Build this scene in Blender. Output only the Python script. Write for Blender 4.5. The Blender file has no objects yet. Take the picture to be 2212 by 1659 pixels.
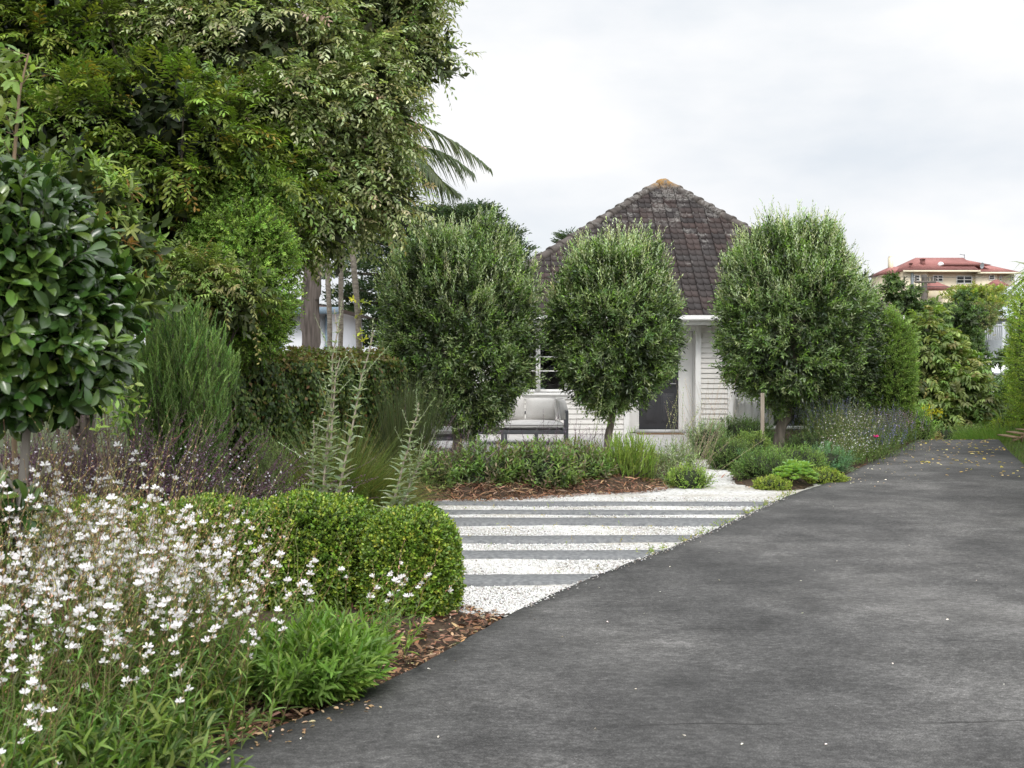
import bpy, math
import numpy as np
from mathutils import Vector
rng = np.random.default_rng(11)
R = math.radians
SC = bpy.context.scene
COL = SC.collection

# ------------------------------------------------------------------ camera, world, sun, exposure
CAM_H, F, CX, HY = 1.55, 2600.0, 1106.0, 770.0          # photo measured in 2212 x 1659 units
cam_d = bpy.data.cameras.new("camera")
cam = bpy.data.objects.new("camera", cam_d); COL.objects.link(cam)
cam.location = (0, 0, CAM_H); cam.rotation_euler = (R(90), 0, 0)
cam_d.sensor_width = 36.0; cam_d.lens = 36.0 * F / 2212.0
cam_d.shift_y = -(829.5 - HY) / 2212.0
cam_d.clip_start = 0.05; cam_d.clip_end = 9000
cam_d.dof.use_dof = True; cam_d.dof.focus_distance = 19.0; cam_d.dof.aperture_fstop = 9.0
SC.camera = cam

SUN_EL, SUN_AZ = R(47), R(172)          # azimuth from +Y clockwise: the veiled sun stands behind the camera, a little to the right
w = bpy.data.worlds.new("World"); SC.world = w; w.use_nodes = True
nt = w.node_tree; nt.nodes.clear()
def N(t, **k):
    n = nt.nodes.new(t)
    for a, b in k.items(): setattr(n, a, b)
    return n
sky = N("ShaderNodeTexSky", sky_type='NISHITA', sun_disc=False, sun_elevation=SUN_EL, sun_rotation=SUN_AZ)
tc = N("ShaderNodeTexCoord"); mp = N("ShaderNodeMapping"); mp.inputs['Scale'].default_value = (1.3, 1.3, 3.2)
n1 = N("ShaderNodeTexNoise"); n1.inputs['Scale'].default_value = 2.6; n1.inputs['Detail'].default_value = 7; n1.inputs['Roughness'].default_value = .52
n2 = N("ShaderNodeTexNoise"); n2.inputs['Scale'].default_value = 1.7; n2.inputs['Detail'].default_value = 4
r1 = N("ShaderNodeValToRGB"); e = r1.color_ramp.elements
e[0].position = .36; e[0].color = (7.4, 7.9, 8.5, 1); e[1].position = .62; e[1].color = (9.5, 9.55, 9.65, 1)
r2 = N("ShaderNodeValToRGB"); e = r2.color_ramp.elements
e[0].position = .28; e[0].color = (.78, .78, .78, 1); e[1].position = .45; e[1].color = (1, 1, 1, 1)
mx = N("ShaderNodeMix", data_type='RGBA'); bg = N("ShaderNodeBackground"); bg.inputs['Strength'].default_value = .1
ow = N("ShaderNodeOutputWorld")
L = nt.links.new
L(tc.outputs['Generated'], mp.inputs['Vector']); L(mp.outputs[0], n1.inputs['Vector']); L(mp.outputs[0], n2.inputs['Vector'])
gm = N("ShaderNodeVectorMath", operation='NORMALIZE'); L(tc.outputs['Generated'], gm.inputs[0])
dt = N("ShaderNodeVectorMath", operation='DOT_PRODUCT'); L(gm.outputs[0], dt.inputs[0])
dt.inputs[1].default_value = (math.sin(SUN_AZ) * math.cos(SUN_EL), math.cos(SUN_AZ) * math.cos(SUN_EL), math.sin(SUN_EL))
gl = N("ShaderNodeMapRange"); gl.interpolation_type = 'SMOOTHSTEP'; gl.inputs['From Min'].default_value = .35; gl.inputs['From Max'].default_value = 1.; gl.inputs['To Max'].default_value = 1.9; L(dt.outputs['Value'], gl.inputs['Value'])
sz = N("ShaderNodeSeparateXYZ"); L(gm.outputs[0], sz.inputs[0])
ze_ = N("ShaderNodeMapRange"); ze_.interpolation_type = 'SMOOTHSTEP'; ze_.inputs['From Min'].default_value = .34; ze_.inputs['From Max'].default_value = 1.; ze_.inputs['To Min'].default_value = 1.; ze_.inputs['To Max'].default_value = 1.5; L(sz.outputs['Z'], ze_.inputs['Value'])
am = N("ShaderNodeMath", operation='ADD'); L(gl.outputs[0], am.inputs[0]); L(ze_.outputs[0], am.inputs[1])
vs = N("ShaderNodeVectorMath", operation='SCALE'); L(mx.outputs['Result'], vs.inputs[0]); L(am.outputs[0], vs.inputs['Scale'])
L(n1.outputs['Fac'], r1.inputs[0]); L(n2.outputs['Fac'], r2.inputs[0])
L(r2.outputs[0], mx.inputs['Factor']); L(sky.outputs[0], mx.inputs['A']); L(r1.outputs[0], mx.inputs['B'])
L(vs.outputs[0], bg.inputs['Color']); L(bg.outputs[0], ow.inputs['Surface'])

sun_d = bpy.data.lights.new("sun", 'SUN'); sun_d.energy = 1.5; sun_d.angle = R(16); sun_d.color = (1, .965, .91)
sun = bpy.data.objects.new("sun", sun_d); COL.objects.link(sun)
to_sun = Vector((math.sin(SUN_AZ) * math.cos(SUN_EL), math.cos(SUN_AZ) * math.cos(SUN_EL), math.sin(SUN_EL)))
sun.rotation_euler = to_sun.to_track_quat('Z', 'Y').to_euler()
SC.view_settings.view_transform = 'Standard'; SC.view_settings.look = 'None'
SC.view_settings.exposure = 0.1; SC.view_settings.gamma = 1; SC.view_settings.use_curve_mapping = False
SC.cycles.max_bounces = 6; SC.cycles.diffuse_bounces = 3; SC.cycles.glossy_bounces = 2
SC.cycles.transmission_bounces = 4; SC.cycles.transparent_max_bounces = 6

# ------------------------------------------------------------------ helpers
def Pt(px, py, D): return np.array([(px - CX) / F * D, D, CAM_H + (HY - py) / F * D])
def Gd(px, py):
    D = CAM_H * F / (py - HY); return np.array([(px - CX) / F * D, D, 0.])
def nrm(v): return v / np.maximum(np.linalg.norm(v, axis=-1, keepdims=True), 1e-9)
def U(a, b, n): return rng.uniform(a, b, n)
def rdir(n): return nrm(rng.normal(size=(n, 3)))
def sstep(t): t = np.clip(t, 0, 1); return t * t * (3 - 2 * t)
UP = np.array([0., 0., 1.])
def ground_z(x, y):
    x = np.asarray(x, float); y = np.asarray(y, float)
    return -.03 - 5 * sstep((y - 21.5) / 20) + 9.4 * np.exp(-(((x - 50) / 55) ** 2 + ((y - 150) / 40) ** 2))

class MB:
    def __init__(s): s.V, s.T, s.Q, s.C, s.n = [], [], [], [], 0
    def add(s, V, T=None, Q=None, C=None):
        V = np.asarray(V, float).reshape(-1, 3)
        if T is not None and len(T): s.T.append(np.asarray(T).reshape(-1, 3) + s.n)
        if Q is not None and len(Q): s.Q.append(np.asarray(Q).reshape(-1, 4) + s.n)
        s.C.append(np.broadcast_to(np.ones(3) if C is None else np.asarray(C, float), (len(V), 3)))
        s.V.append(V); s.n += len(V); return s
    def box(s, x0, x1, y0, y1, z0, z1, C=None):
        V = [(x, y, z) for z in (z0, z1) for y in (y0, y1) for x in (x0, x1)]
        return s.add(V, Q=[(0, 2, 3, 1), (4, 5, 7, 6), (0, 1, 5, 4), (2, 6, 7, 3), (0, 4, 6, 2), (1, 3, 7, 5)], C=C)
    def build(s, name, mat, parent=None, smooth=False, bevel=0, **pr):
        V = np.concatenate(s.V); C = np.concatenate(s.C)
        if parent is not None:
            o0 = parent; off = np.zeros(3)
            while o0 is not None: off = off + np.array(o0.location); o0 = o0.parent
            V = V - off
        T = np.concatenate(s.T) if s.T else np.zeros((0, 3), int)
        Q = np.concatenate(s.Q) if s.Q else np.zeros((0, 4), int)
        me = bpy.data.meshes.new(name)
        me.vertices.add(len(V)); me.vertices.foreach_set("co", V.astype(np.float32).ravel())
        loops = np.concatenate([T.ravel(), Q.ravel()]).astype(np.int32)
        me.loops.add(len(loops)); me.loops.foreach_set("vertex_index", loops)
        st = np.concatenate([np.arange(len(T)) * 3, 3 * len(T) + np.arange(len(Q)) * 4]).astype(np.int32)
        me.polygons.add(len(st)); me.polygons.foreach_set("loop_start", st)
        if smooth: me.polygons.foreach_set("use_smooth", np.ones(len(st), bool))
        a = me.color_attributes.new("Col", 'FLOAT_COLOR', 'POINT')
        a.data.foreach_set("color", np.concatenate([C, np.ones((len(C), 1))], 1).astype(np.float32).ravel())
        me.update(calc_edges=True); me.validate()
        me.materials.append(mat)
        o = bpy.data.objects.new(name, me); COL.objects.link(o)
        if parent is not None: o.parent = parent
        if bevel:
            m = o.modifiers.new("bevel", 'BEVEL'); m.width = bevel; m.segments = 2; m.limit_method = 'ANGLE'
        for k, v in pr.items(): o[k] = v
        return o

def thing(name, loc, label, category, group=None):
    o = bpy.data.objects.new(name, None); COL.objects.link(o); o.location = [float(c) for c in loc]
    o.empty_display_size = .1; o['label'] = label; o['category'] = category
    if group: o['group'] = group
    return o

# leaf templates: rows (u along, v across, w out of plane)
def tmpl(v, t): return np.array(v, float), np.array(t)
T_DIA = tmpl([(0, 0, 0), (.42, 1, .06), (1, 0, -.04), (.42, -1, .06)], [(0, 1, 2), (0, 2, 3)])
T_NEE = tmpl([(0, 1, 0), (0, -1, 0), (1, 0, 0)], [(0, 1, 2)])
def t8(fold=.07, bend=.2, a=.72, b=.95):
    f = lambda u: -bend * u * u
    return tmpl([(0, 0, 0), (.28, a, fold + f(.28)), (.6, b, fold + f(.6)), (.3, 0, f(.3)), (.62, 0, f(.62)), (1, 0, f(1)),
                 (.28, -a, fold + f(.28)), (.6, -b, fold + f(.6)), (.85, .5, fold * .5 + f(.85)), (.85, -.5, fold * .5 + f(.85))],
                [(0, 1, 3), (1, 2, 4), (1, 4, 3), (2, 8, 5), (2, 5, 4), (0, 3, 6), (6, 4, 7), (6, 3, 4), (7, 5, 9), (7, 4, 5)])
T_OV = t8(); T_LAN = t8(.05, .25, .95, .8); T_DRP = t8(.08, .55, .9, .85)
def trow(us, ws, fold, bend, wave=0.):
    v, t = [], []
    for u, w_ in zip(us, ws): v += [(u, -w_, fold * w_ - bend * u * u + wave * math.sin(u * 9)), (u, 0, -bend * u * u), (u, w_, fold * w_ - bend * u * u - wave * math.sin(u * 9))]
    for k in range(len(us) - 1):
        a = 3 * k
        for q in (0, 1): t += [(a + q, a + q + 1, a + q + 4), (a + q, a + q + 4, a + q + 3)]
    return tmpl(v, t)
T_OBO = trow([0, .18, .4, .62, .8, .93, 1.], [.06, .3, .72, 1., .95, .6, .05], .09, .22, .02)
T_PET = tmpl([(0, 0, 0), (.6, .9, .04), (.9, .6, .08), (1, 0, .1), (.9, -.6, .08), (.6, -.9, .04)], [(0, 1, 2), (0, 2, 3), (0, 3, 4), (0, 4, 5)])

def leaves(mb, P, A, Nn, Ln, W, C, tm):
    n = len(P); A = nrm(A); S = nrm(np.cross(A, Nn)); Nn = np.cross(S, A)
    Ln = np.broadcast_to(Ln, n)[:, None, None]; W = np.broadcast_to(W, n)[:, None, None]
    tv, tt = tm; K = len(tv)
    V = P[:, None] + A[:, None] * tv[None, :, 0:1] * Ln + S[:, None] * tv[None, :, 1:2] * W * .5 + Nn[:, None] * tv[None, :, 2:3] * Ln
    T = tt[None] + (np.arange(n) * K)[:, None, None]
    C = np.broadcast_to(C, (n, 3))
    mb.add(V, T=T, C=np.repeat(C, K, 0))

def pal(colors, n, jit=.18, weights=None):
    c = np.array(colors, float); i = rng.choice(len(c), n, p=weights)
    return np.clip(c[i] * (1 + rng.normal(0, jit, (n, 1))) * (1 + rng.normal(0, jit * .35, (n, 3))), .004, 1)

def tubes(mb, paths, rad, sides=4, C=None):
    paths = np.asarray(paths, float)
    if paths.ndim == 2: paths = paths[None]
    n, K, _ = paths.shape
    rad = np.broadcast_to(rad, (n, K))
    t = nrm(np.gradient(paths, axis=1))
    ref = nrm(np.cross(t[:, :1], np.array([.31, .77, .55]))) + 0 * t
    a = nrm(ref - t * (ref * t).sum(-1, keepdims=True)); b = np.cross(t, a)
    th = np.arange(sides) * 2 * np.pi / sides
    V = paths[:, :, None] + rad[:, :, None, None] * (a[:, :, None] * np.cos(th)[None, None, :, None] + b[:, :, None] * np.sin(th)[None, None, :, None])
    i, j, k = np.meshgrid(np.arange(n), np.arange(K - 1), np.arange(sides), indexing='ij')
    k2 = (k + 1) % sides; base = i * K * sides
    Q = np.stack([base + j * sides + k, base + j * sides + k2, base + (j + 1) * sides + k2, base + (j + 1) * sides + k], -1).reshape(-1, 4)
    c = None if C is None else np.repeat(np.broadcast_to(C, (n, 3)), K * sides, 0)
    mb.add(V, Q=Q, C=c)

def arcs(S, Dv, ln, droop, K=6, wob=0.):
    t = np.linspace(0, 1, K)[None, :, None]; ln = np.broadcast_to(ln, len(S))[:, None, None]; droop = np.broadcast_to(droop, len(S))[:, None, None]
    p = S[:, None] + Dv[:, None] * ln * t - UP * ln * droop * t ** 2
    if wob: p = p + rng.normal(0, wob, p.shape) * ln * t
    return p

def blades(mb, S, Dv, ln, wd, droop, C, K=5):
    p = arcs(S, Dv, ln, droop, K); n = len(S)
    side = nrm(np.cross(Dv, UP + rng.normal(0, .3, (n, 3))))
    wd = np.broadcast_to(wd, n)[:, None, None] * (1 - np.linspace(0, 1, K) ** 2 * .9)[None, :, None] * .5
    V = np.stack([p - side[:, None] * wd, p + side[:, None] * wd], 2).reshape(n, K * 2, 3)
    j = np.arange(K - 1); q = np.stack([2 * j, 2 * j + 1, 2 * j + 3, 2 * j + 2], -1)
    Q = (q[None] + (np.arange(n) * 2 * K)[:, None, None])
    mb.add(V, Q=Q.reshape(-1, 4), C=np.repeat(np.broadcast_to(C, (n, 3)), 2 * K, 0))

def twigs(mb, S, Dv, tl, M, Ln, W, tm, colors, ang=.8, planar=False, droop=0., upb=.4, jit=.18, start=.08, stem=None,
          stem_r=.002, stem_c=(.1, .08, .05), tip=1.0, weights=None, noise=.18, tiplen=.75, leafjit=.1):
    n = len(S); Dv = nrm(Dv); tl = np.broadcast_to(tl, n); droop = np.broadcast_to(droop, n)
    t = np.linspace(start, 1, M)
    pos = S[:, None] + Dv[:, None] * (tl[:, None] * t)[..., None] - UP * (tl * droop)[:, None, None] * (t ** 2)[None, :, None]
    d = nrm(Dv[:, None] - UP * droop[:, None, None] * 2 * t[None, :, None])
    ref = UP + rng.normal(0, .35 if planar else 1., (n, 3))
    a = nrm(np.cross(d, ref[:, None])); b = np.cross(d, a)
    if planar:
        sgn = np.where(np.arange(M) % 2 == 0, 1., -1.); r = a * sgn[None, :, None]
    else:
        th = U(0, 6.28, (n, 1)) + np.arange(M)[None] * 2.4
        r = a * np.cos(th)[..., None] + b * np.sin(th)[..., None]
    an = np.broadcast_to(ang * (1 - .45 * t ** 3), (n, M))[..., None]
    A = nrm(d * np.cos(an) + r * np.sin(an) + rng.normal(0, noise, (n, M, 3)))
    Nn = (d * np.sin(an) - r * np.cos(an)) * (1 - upb) + UP * upb + rng.normal(0, noise, (n, M, 3))
    if planar: Nn = np.broadcast_to(b * -1, A.shape) + UP * .5 + rng.normal(0, noise * 1.2, A.shape)
    ls = U(.75, 1.2, (n, M)) * (1 - (1 - tiplen) * t ** 2)
    c = np.repeat(pal(colors, n, jit, weights), M, 0).reshape(n, M, 3)
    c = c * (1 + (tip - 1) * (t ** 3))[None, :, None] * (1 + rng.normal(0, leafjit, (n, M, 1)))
    f = lambda x: x.reshape(-1, 3)
    leaves(mb, f(pos), f(A), f(Nn), Ln * ls.ravel(), W * ls.ravel(), np.clip(f(c), .004, 1), tm)
    if stem is not None:
        tubes(stem, arcs(S, Dv, tl, droop, 4), np.array([1, .8, .6, .3]) * stem_r, 3, stem_c)

def lumpfn(amp=.12, n=9, fr=4.5):
    k = rng.normal(0, fr, (n, 3)); ph = U(0, 6.28, n)
    return lambda d: 1 + amp * np.sin(d @ k.T + ph).sum(1) / math.sqrt(n)
def shell(n, c, r, inner=.8, p=2., lump=None, zmin=-1.):
    """points near the skin of a lumpy super-ellipsoid, with outward directions"""
    out = []
    while sum(len(o) for o in out) < n:
        d = rdir(n * 2); d = d[d[:, 2] > zmin]; out.append(d)
    d = np.concatenate(out)[:n]
    s = (np.abs(d) ** p).sum(1) ** (-1 / p)
    rr = s * U(inner, 1, n) ** .6
    if lump is not None: rr = rr * lump(d)
    pos = np.asarray(c) + d * rr[:, None] * np.asarray(r)
    return pos, nrm(d / np.asarray(r) * np.mean(r))

def blob(mb, c, r, k=.7, p=2., lump=None, C=(.02, .03, .012), seg=14):
    """inner branch mass of a clipped shrub"""
    th = np.linspace(0, np.pi, seg); ph = np.linspace(0, 2 * np.pi, 2 * seg, endpoint=False)
    d = np.stack([np.sin(th)[:, None] * np.cos(ph), np.sin(th)[:, None] * np.sin(ph), np.cos(th)[:, None] + 0 * ph], -1).reshape(-1, 3)
    s = (np.abs(d) ** p).sum(1) ** (-1 / p) * k
    if lump is not None: s = s * lump(d)
    m = 2 * seg; i, j = np.meshgrid(np.arange(seg - 1), np.arange(m), indexing='ij'); j2 = (j + 1) % m
    mb.add(np.asarray(c) + d * s[:, None] * np.asarray(r), Q=np.stack([i * m + j, (i + 1) * m + j, (i + 1) * m + j2, i * m + j2], -1).reshape(-1, 4), C=C)

# ------------------------------------------------------------------ materials
def newmat(name):
    m = bpy.data.materials.new(name); m.use_nodes = True
    t = m.node_tree; b = t.nodes["Principled BSDF"]; return m, t, b
def leafmat(name, rough=.5, trans=.32, spec=.4, gain=1.45, tint=(1.5, 1.7, .7, 1), warm=1.04):
    m, t, b = newmat(name); L = t.links.new
    a = t.nodes.new("ShaderNodeAttribute"); a.attribute_name = "Col"
    b.inputs['Roughness'].default_value = rough; b.inputs['Specular IOR Level'].default_value = spec
    g = t.nodes.new("ShaderNodeVectorMath"); g.operation = 'MULTIPLY'; g.inputs[1].default_value = (gain * warm, gain, gain * (1 - (warm - 1) * 1.6)); L(a.outputs['Color'], g.inputs[0]); col = g.outputs[0]
    L(col, b.inputs['Base Color'])
    tr = t.nodes.new("ShaderNodeBsdfTranslucent"); mm = t.nodes.new("ShaderNodeMix"); mm.data_type = 'RGBA'; mm.blend_type = 'MULTIPLY'
    mm.inputs['Factor'].default_value = 1; mm.inputs['B'].default_value = tint
    L(col, mm.inputs['A']); L(mm.outputs['Result'], tr.inputs['Color'])
    ms = t.nodes.new("ShaderNodeMixShader"); ms.inputs[0].default_value = trans
    L(b.outputs[0], ms.inputs[1]); L(tr.outputs[0], ms.inputs[2]); L(ms.outputs[0], t.nodes["Material Output"].inputs['Surface'])
    return m
def noisemat(name, stops, scale=8, detail=6, rough=.8, bump=.0, stretch=(1, 1, 1), spec=.3, bscale=None, coords='Object', dist=.02):
    m, t, b = newmat(name); L = t.links.new
    tcn = t.nodes.new("ShaderNodeTexCoord"); mp = t.nodes.new("ShaderNodeMapping"); mp.inputs['Scale'].default_value = stretch
    nz = t.nodes.new("ShaderNodeTexNoise"); nz.inputs['Scale'].default_value = scale; nz.inputs['Detail'].default_value = detail
    rp = t.nodes.new("ShaderNodeValToRGB"); el = rp.color_ramp.elements
    for i, (p, c) in enumerate(stops):
        x = el[i] if i < 2 else el.new(p); x.position = p; x.color = (*c, 1)
    L(tcn.outputs[coords], mp.inputs[0]); L(mp.outputs[0], nz.inputs['Vector']); L(nz.outputs['Fac'], rp.inputs[0]); L(rp.outputs[0], b.inputs['Base Color'])
    b.inputs['Roughness'].default_value = rough; b.inputs['Specular IOR Level'].default_value = spec
    if bump:
        bp = t.nodes.new("ShaderNodeBump"); bp.inputs['Strength'].default_value = bump; bp.inputs['Distance'].default_value = dist
        src = nz
        if bscale:
            src = t.nodes.new("ShaderNodeTexNoise"); src.inputs['Scale'].default_value = bscale; src.inputs['Detail'].default_value = 4; L(mp.outputs[0], src.inputs['Vector'])
        L(src.outputs['Fac'], bp.inputs['Height']); L(bp.outputs[0], b.inputs['Normal'])
    return m
def colmat(name, rough=.6, spec=.3):
    m, t, b = newmat(name); a = t.nodes.new("ShaderNodeAttribute"); a.attribute_name = "Col"
    t.links.new(a.outputs['Color'], b.inputs['Base Color']); b.inputs['Roughness'].default_value = rough; b.inputs['Specular IOR Level'].default_value = spec
    return m
def paint(name, c, rough=.5, var=.06, scale=5, bump=0):
    c = np.array(c); return noisemat(name, [(.3, tuple(c * (1 - var))), (.7, tuple(np.clip(c * (1 + var), 0, .95)))], scale, 5, rough, bump)

M_LEAF = leafmat("leaf"); M_GLOSS = leafmat("leaf_glossy", .23, .14, .6, 1.1); M_MATTE = leafmat("leaf_matte", .75, .25, .2, 1.15, warm=1.)
M_PETAL = leafmat("petal", .7, .3, .15, 1.0, (1, 1, 1, 1), 1.0)
M_STEM = colmat("stem", .75, .2)
M_BARK = noisemat("bark", [(.35, (.045, .036, .028)), (.65, (.12, .1, .08))], 14, 7, .9, .6, (1, 1, .25))
M_OLIVEBARK = noisemat("olive_bark", [(.3, (.1, .085, .065)), (.7, (.27, .23, .185))], 16, 7, .9, .6, (1, 1, .22))
M_PALMBARK = noisemat("palm_bark", [(.32, (.055, .043, .036)), (.66, (.19, .15, .127))], 9, 7, .85, .5, (1.5, 1.5, .35))
M_SLIM = noisemat("slim_bark", [(.3, (.16, .135, .11)), (.7, (.34, .3, .25))], 20, 6, .9, .4, (.6, .6, 2))
M_WHITE = paint("white_paint", (.8, .79, .77), .45, .03)
M_BOARD = paint("cream_board", (.69, .665, .63), .5, .04, 3)
M_DARKMETAL = paint("charcoal_metal", (.11, .115, .125), .45)
M_CUSHION = noisemat("cushion_fabric", [(.35, (.6, .575, .55)), (.65, (.68, .655, .63))], 90, 3, .9, .25, dist=.002)

# ------------------------------------------------------------------ ground, driveway, gravel, patio
def axis_steps():
    a = np.concatenate([np.linspace(-30, 30, 61), np.array([-3000, -1500, -700, -350, -200, -140, -110, -90, -75, -60, -50, -40, -35]), np.array([35, 40, 46, 52, 58, 66, 75, 90, 110, 140, 200, 350, 700, 1500, 3000])])
    return np.unique(a)
gx = axis_steps(); gy = np.unique(np.concatenate([np.linspace(-20, 60, 81), np.linspace(60, 230, 60), [-3000, -800, -200, -60, 280, 350, 500, 900, 1800, 4000]]))
X, Y = np.meshgrid(gx, gy, indexing='ij'); mb = MB()
i, j = np.meshgrid(np.arange(len(gx) - 1), np.arange(len(gy) - 1), indexing='ij'); nY = len(gy)
mb.add(np.stack([X, Y, ground_z(X, Y)], -1), Q=np.stack([i * nY + j, (i + 1) * nY + j, (i + 1) * nY + j + 1, i * nY + j + 1], -1).reshape(-1, 4))
M_GROUND = noisemat("garden_ground", [(.3, (.035, .028, .018)), (.48, (.05, .06, .022)), (.7, (.06, .09, .03))], 1.6, 8, .95, .5)
mb.build("ground", M_GROUND, smooth=True, kind="structure")

EDGE = np.array([(-6, -4), (-4, -.6), (-2.6, 2.2), (-1.17, 4.53), (-.515, 5.68), (.011, 7.2), (.594, 8.4), (1.414, 9.83), (2.157, 11.35), (3.17, 13.43), (3.91, 14.65), (4.93, 16.8), (6.2, 19.4), (7.54, 22.3), (9.4, 26.3), (12, 32), (15, 38)])
REDGE = np.array([(3.6, -4), (3.9, -.6), (4.0, 2.2), (4.2, 4.53), (4.4, 5.68), (4.7, 7.2), (4.9, 8.4), (5.2, 9.83), (5.5, 11.35), (6.1, 13.43), (6.5, 14.65), (7.15, 16.8), (8.0, 19.4), (9.0, 22.3), (10.6, 26.3), (13.4, 32), (16.6, 38)])
def resamp(p, ys): return np.stack([np.interp(ys, p[:, 1], p[:, 0]), ys], -1)
def smooth1(v, k=5):
    vp = np.pad(v, (k, k), mode='edge'); w_ = np.hanning(2 * k + 3)[1:-1]; return np.convolve(vp, w_ / w_.sum(), 'valid')
ys = np.linspace(-4, 38, 260)
ex = smooth1(np.interp(ys, EDGE[:, 1], EDGE[:, 0]), 6); rx = smooth1(np.interp(ys, REDGE[:, 1], REDGE[:, 0]), 6)
def drive_left(y): return np.interp(y, ys, ex)
ncol = 24; uu = np.linspace(0, 1, ncol)
DX = ex[:, None] + (rx - ex)[:, None] * uu; DY = ys[:, None] + 0 * DX
def drive_z(x, y): return ground_z(x, y) + .064 + .003 * np.sin(x * .9 + y * .5)
DZ = drive_z(DX, DY)
jag = rng.normal(0, .006, len(ys)); DX[:, 0] += jag
top = np.stack([DX, DY, DZ], -1)
skl = top[:, :1] + np.array([-.004, 0, -.12]); skr = top[:, -1:] + np.array([.004, 0, -.12])
grid = np.concatenate([skl, top, skr], 1); nr, nc = grid.shape[:2]
i, j = np.meshgrid(np.arange(nr - 1), np.arange(nc - 1), indexing='ij')
mb = MB(); mb.add(grid, Q=np.stack([i * nc + j, i * nc + j + 1, (i + 1) * nc + j + 1, (i + 1) * nc + j], -1).reshape(-1, 4))
def asphalt():
    m, t, b = newmat("asphalt"); L = t.links.new; n = t.nodes.new
    tcn = n("ShaderNodeTexCoord")
    def noise(sc, det, st=(1, 1, 1), ro=.5):
        mp = n("ShaderNodeMapping"); mp.inputs['Scale'].default_value = st; z = n("ShaderNodeTexNoise")
        z.inputs['Scale'].default_value = sc; z.inputs['Detail'].default_value = det; z.inputs['Roughness'].default_value = ro
        L(tcn.outputs['Object'], mp.inputs[0]); L(mp.outputs[0], z.inputs['Vector']); return z.outputs['Fac']
    def ramp(src, stops):
        r = n("ShaderNodeValToRGB"); el = r.color_ramp.elements
        for k, (p, c) in enumerate(stops):
            x = el[k] if k < 2 else el.new(p); x.position = p; x.color = (c, c, c, 1) if not isinstance(c, tuple) else (*c, 1)
        L(src, r.inputs[0]); return r.outputs[0]
    def mul(a_, b_):
        q = n("ShaderNodeMix"); q.data_type = 'RGBA'; q.blend_type = 'MULTIPLY'; q.inputs['Factor'].default_value = 1; L(a_, q.inputs['A']); L(b_, q.inputs['B']); return q.outputs['Result']
    base = ramp(noise(.55, 5, (1, .8, 1), .6), [(.3, (.043, .0418, .0405)), (.48, (.071, .0685, .066)), (.68, (.132, .1265, .12))])
    bl = ramp(noise(1.9, 4), [(.33, .78), (.62, 1.14)])
    bl = mul(bl, ramp(noise(5, 5, (.6, 1, 1), .65), [(.32, .84), (.5, 1), (.68, 1.18)]))
    fine = ramp(noise(44, 3, (.6, 1, 1), .7), [(.3, .64), (.5, .98), (.68, 1.5)])
    grit = ramp(noise(210, 2, (.6, 1, 1)), [(.35, .7), (.55, 1.0), (.72, 1.9)])
    col = mul(mul(mul(base, bl), fine), grit)
    # fine cracks
    vo = n("ShaderNodeTexVoronoi"); vo.feature = 'DISTANCE_TO_EDGE'; vo.inputs['Scale'].default_value = .42
    mp = n("ShaderNodeMapping"); mp.inputs['Scale'].default_value = (.35, 1, 1); wv = n("ShaderNodeTexNoise"); wv.inputs['Scale'].default_value = 3; wv.inputs['Detail'].default_value = 5
    ad = n("ShaderNodeVectorMath"); ad.operation = 'MULTIPLY_ADD'; ad.inputs[1].default_value = (.35, .35, 0)
    L(tcn.outputs['Object'], wv.inputs['Vector']); L(wv.outputs['Color'], ad.inputs[0]); L(tcn.outputs['Object'], ad.inputs[2]); L(ad.outputs[0], mp.inputs[0]); L(mp.outputs[0], vo.inputs['Vector'])
    ck = ramp(vo.outputs['Distance'], [(.0, .38), (.0035, 1)])
    hide = ramp(noise(.8, 3), [(.52, 1), (.6, 0)])
    q = n("ShaderNodeMix"); q.data_type = 'RGBA'; L(hide, q.inputs['Factor']); L(ck, q.inputs['A']); q.inputs['B'].default_value = (1, 1, 1, 1)
    col = mul(col, q.outputs['Result'])
    # two sawn joints across the surface and a faint edge stain
    sep = n("ShaderNodeSeparateXYZ"); L(tcn.outputs['Object'], sep.inputs[0])
    for yj, sl in ((6.42, -.05), (5.02, -.045), (9.9, -.04)):
        lin = n("ShaderNodeMath"); lin.operation = 'MULTIPLY_ADD'; lin.inputs[1].default_value = sl; L(sep.outputs['X'], lin.inputs[0]); L(sep.outputs['Y'], lin.inputs[2])
        wb = n("ShaderNodeMath"); wb.operation = 'MULTIPLY_ADD'; wb.inputs[1].default_value = .2; L(noise(2.2, 5), wb.inputs[0]); L(lin.outputs[0], wb.inputs[2])
        cm = n("ShaderNodeMath"); cm.operation = 'COMPARE'; cm.inputs[1].default_value = yj; cm.inputs[2].default_value = .007; L(wb.outputs[0], cm.inputs[0])
        mk = n("ShaderNodeMath"); mk.operation = 'MULTIPLY'; L(cm.outputs[0], mk.inputs[0]); L(ramp(noise(1.1, 2), [(.53, 0), (.6, .7)]), mk.inputs[1])
        q = n("ShaderNodeMix"); q.data_type = 'RGBA'; L(mk.outputs[0], q.inputs['Factor']); L(col, q.inputs['A']); q.inputs['B'].default_value = (.016, .015, .014, 1); col = q.outputs['Result']
    L(col, b.inputs['Base Color']); b.inputs['Roughness'].default_value = .82; b.inputs['Specular IOR Level'].default_value = .25
    bp = n("ShaderNodeBump"); bp.inputs['Strength'].default_value = .45; bp.inputs['Distance'].default_value = .004
    L(noise(150, 3), bp.inputs['Height']); L(bp.outputs[0], b.inputs['Normal'])
    return m
M_ASPH = asphalt()
mb.build("driveway", M_ASPH, smooth=True, kind="structure")

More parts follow.
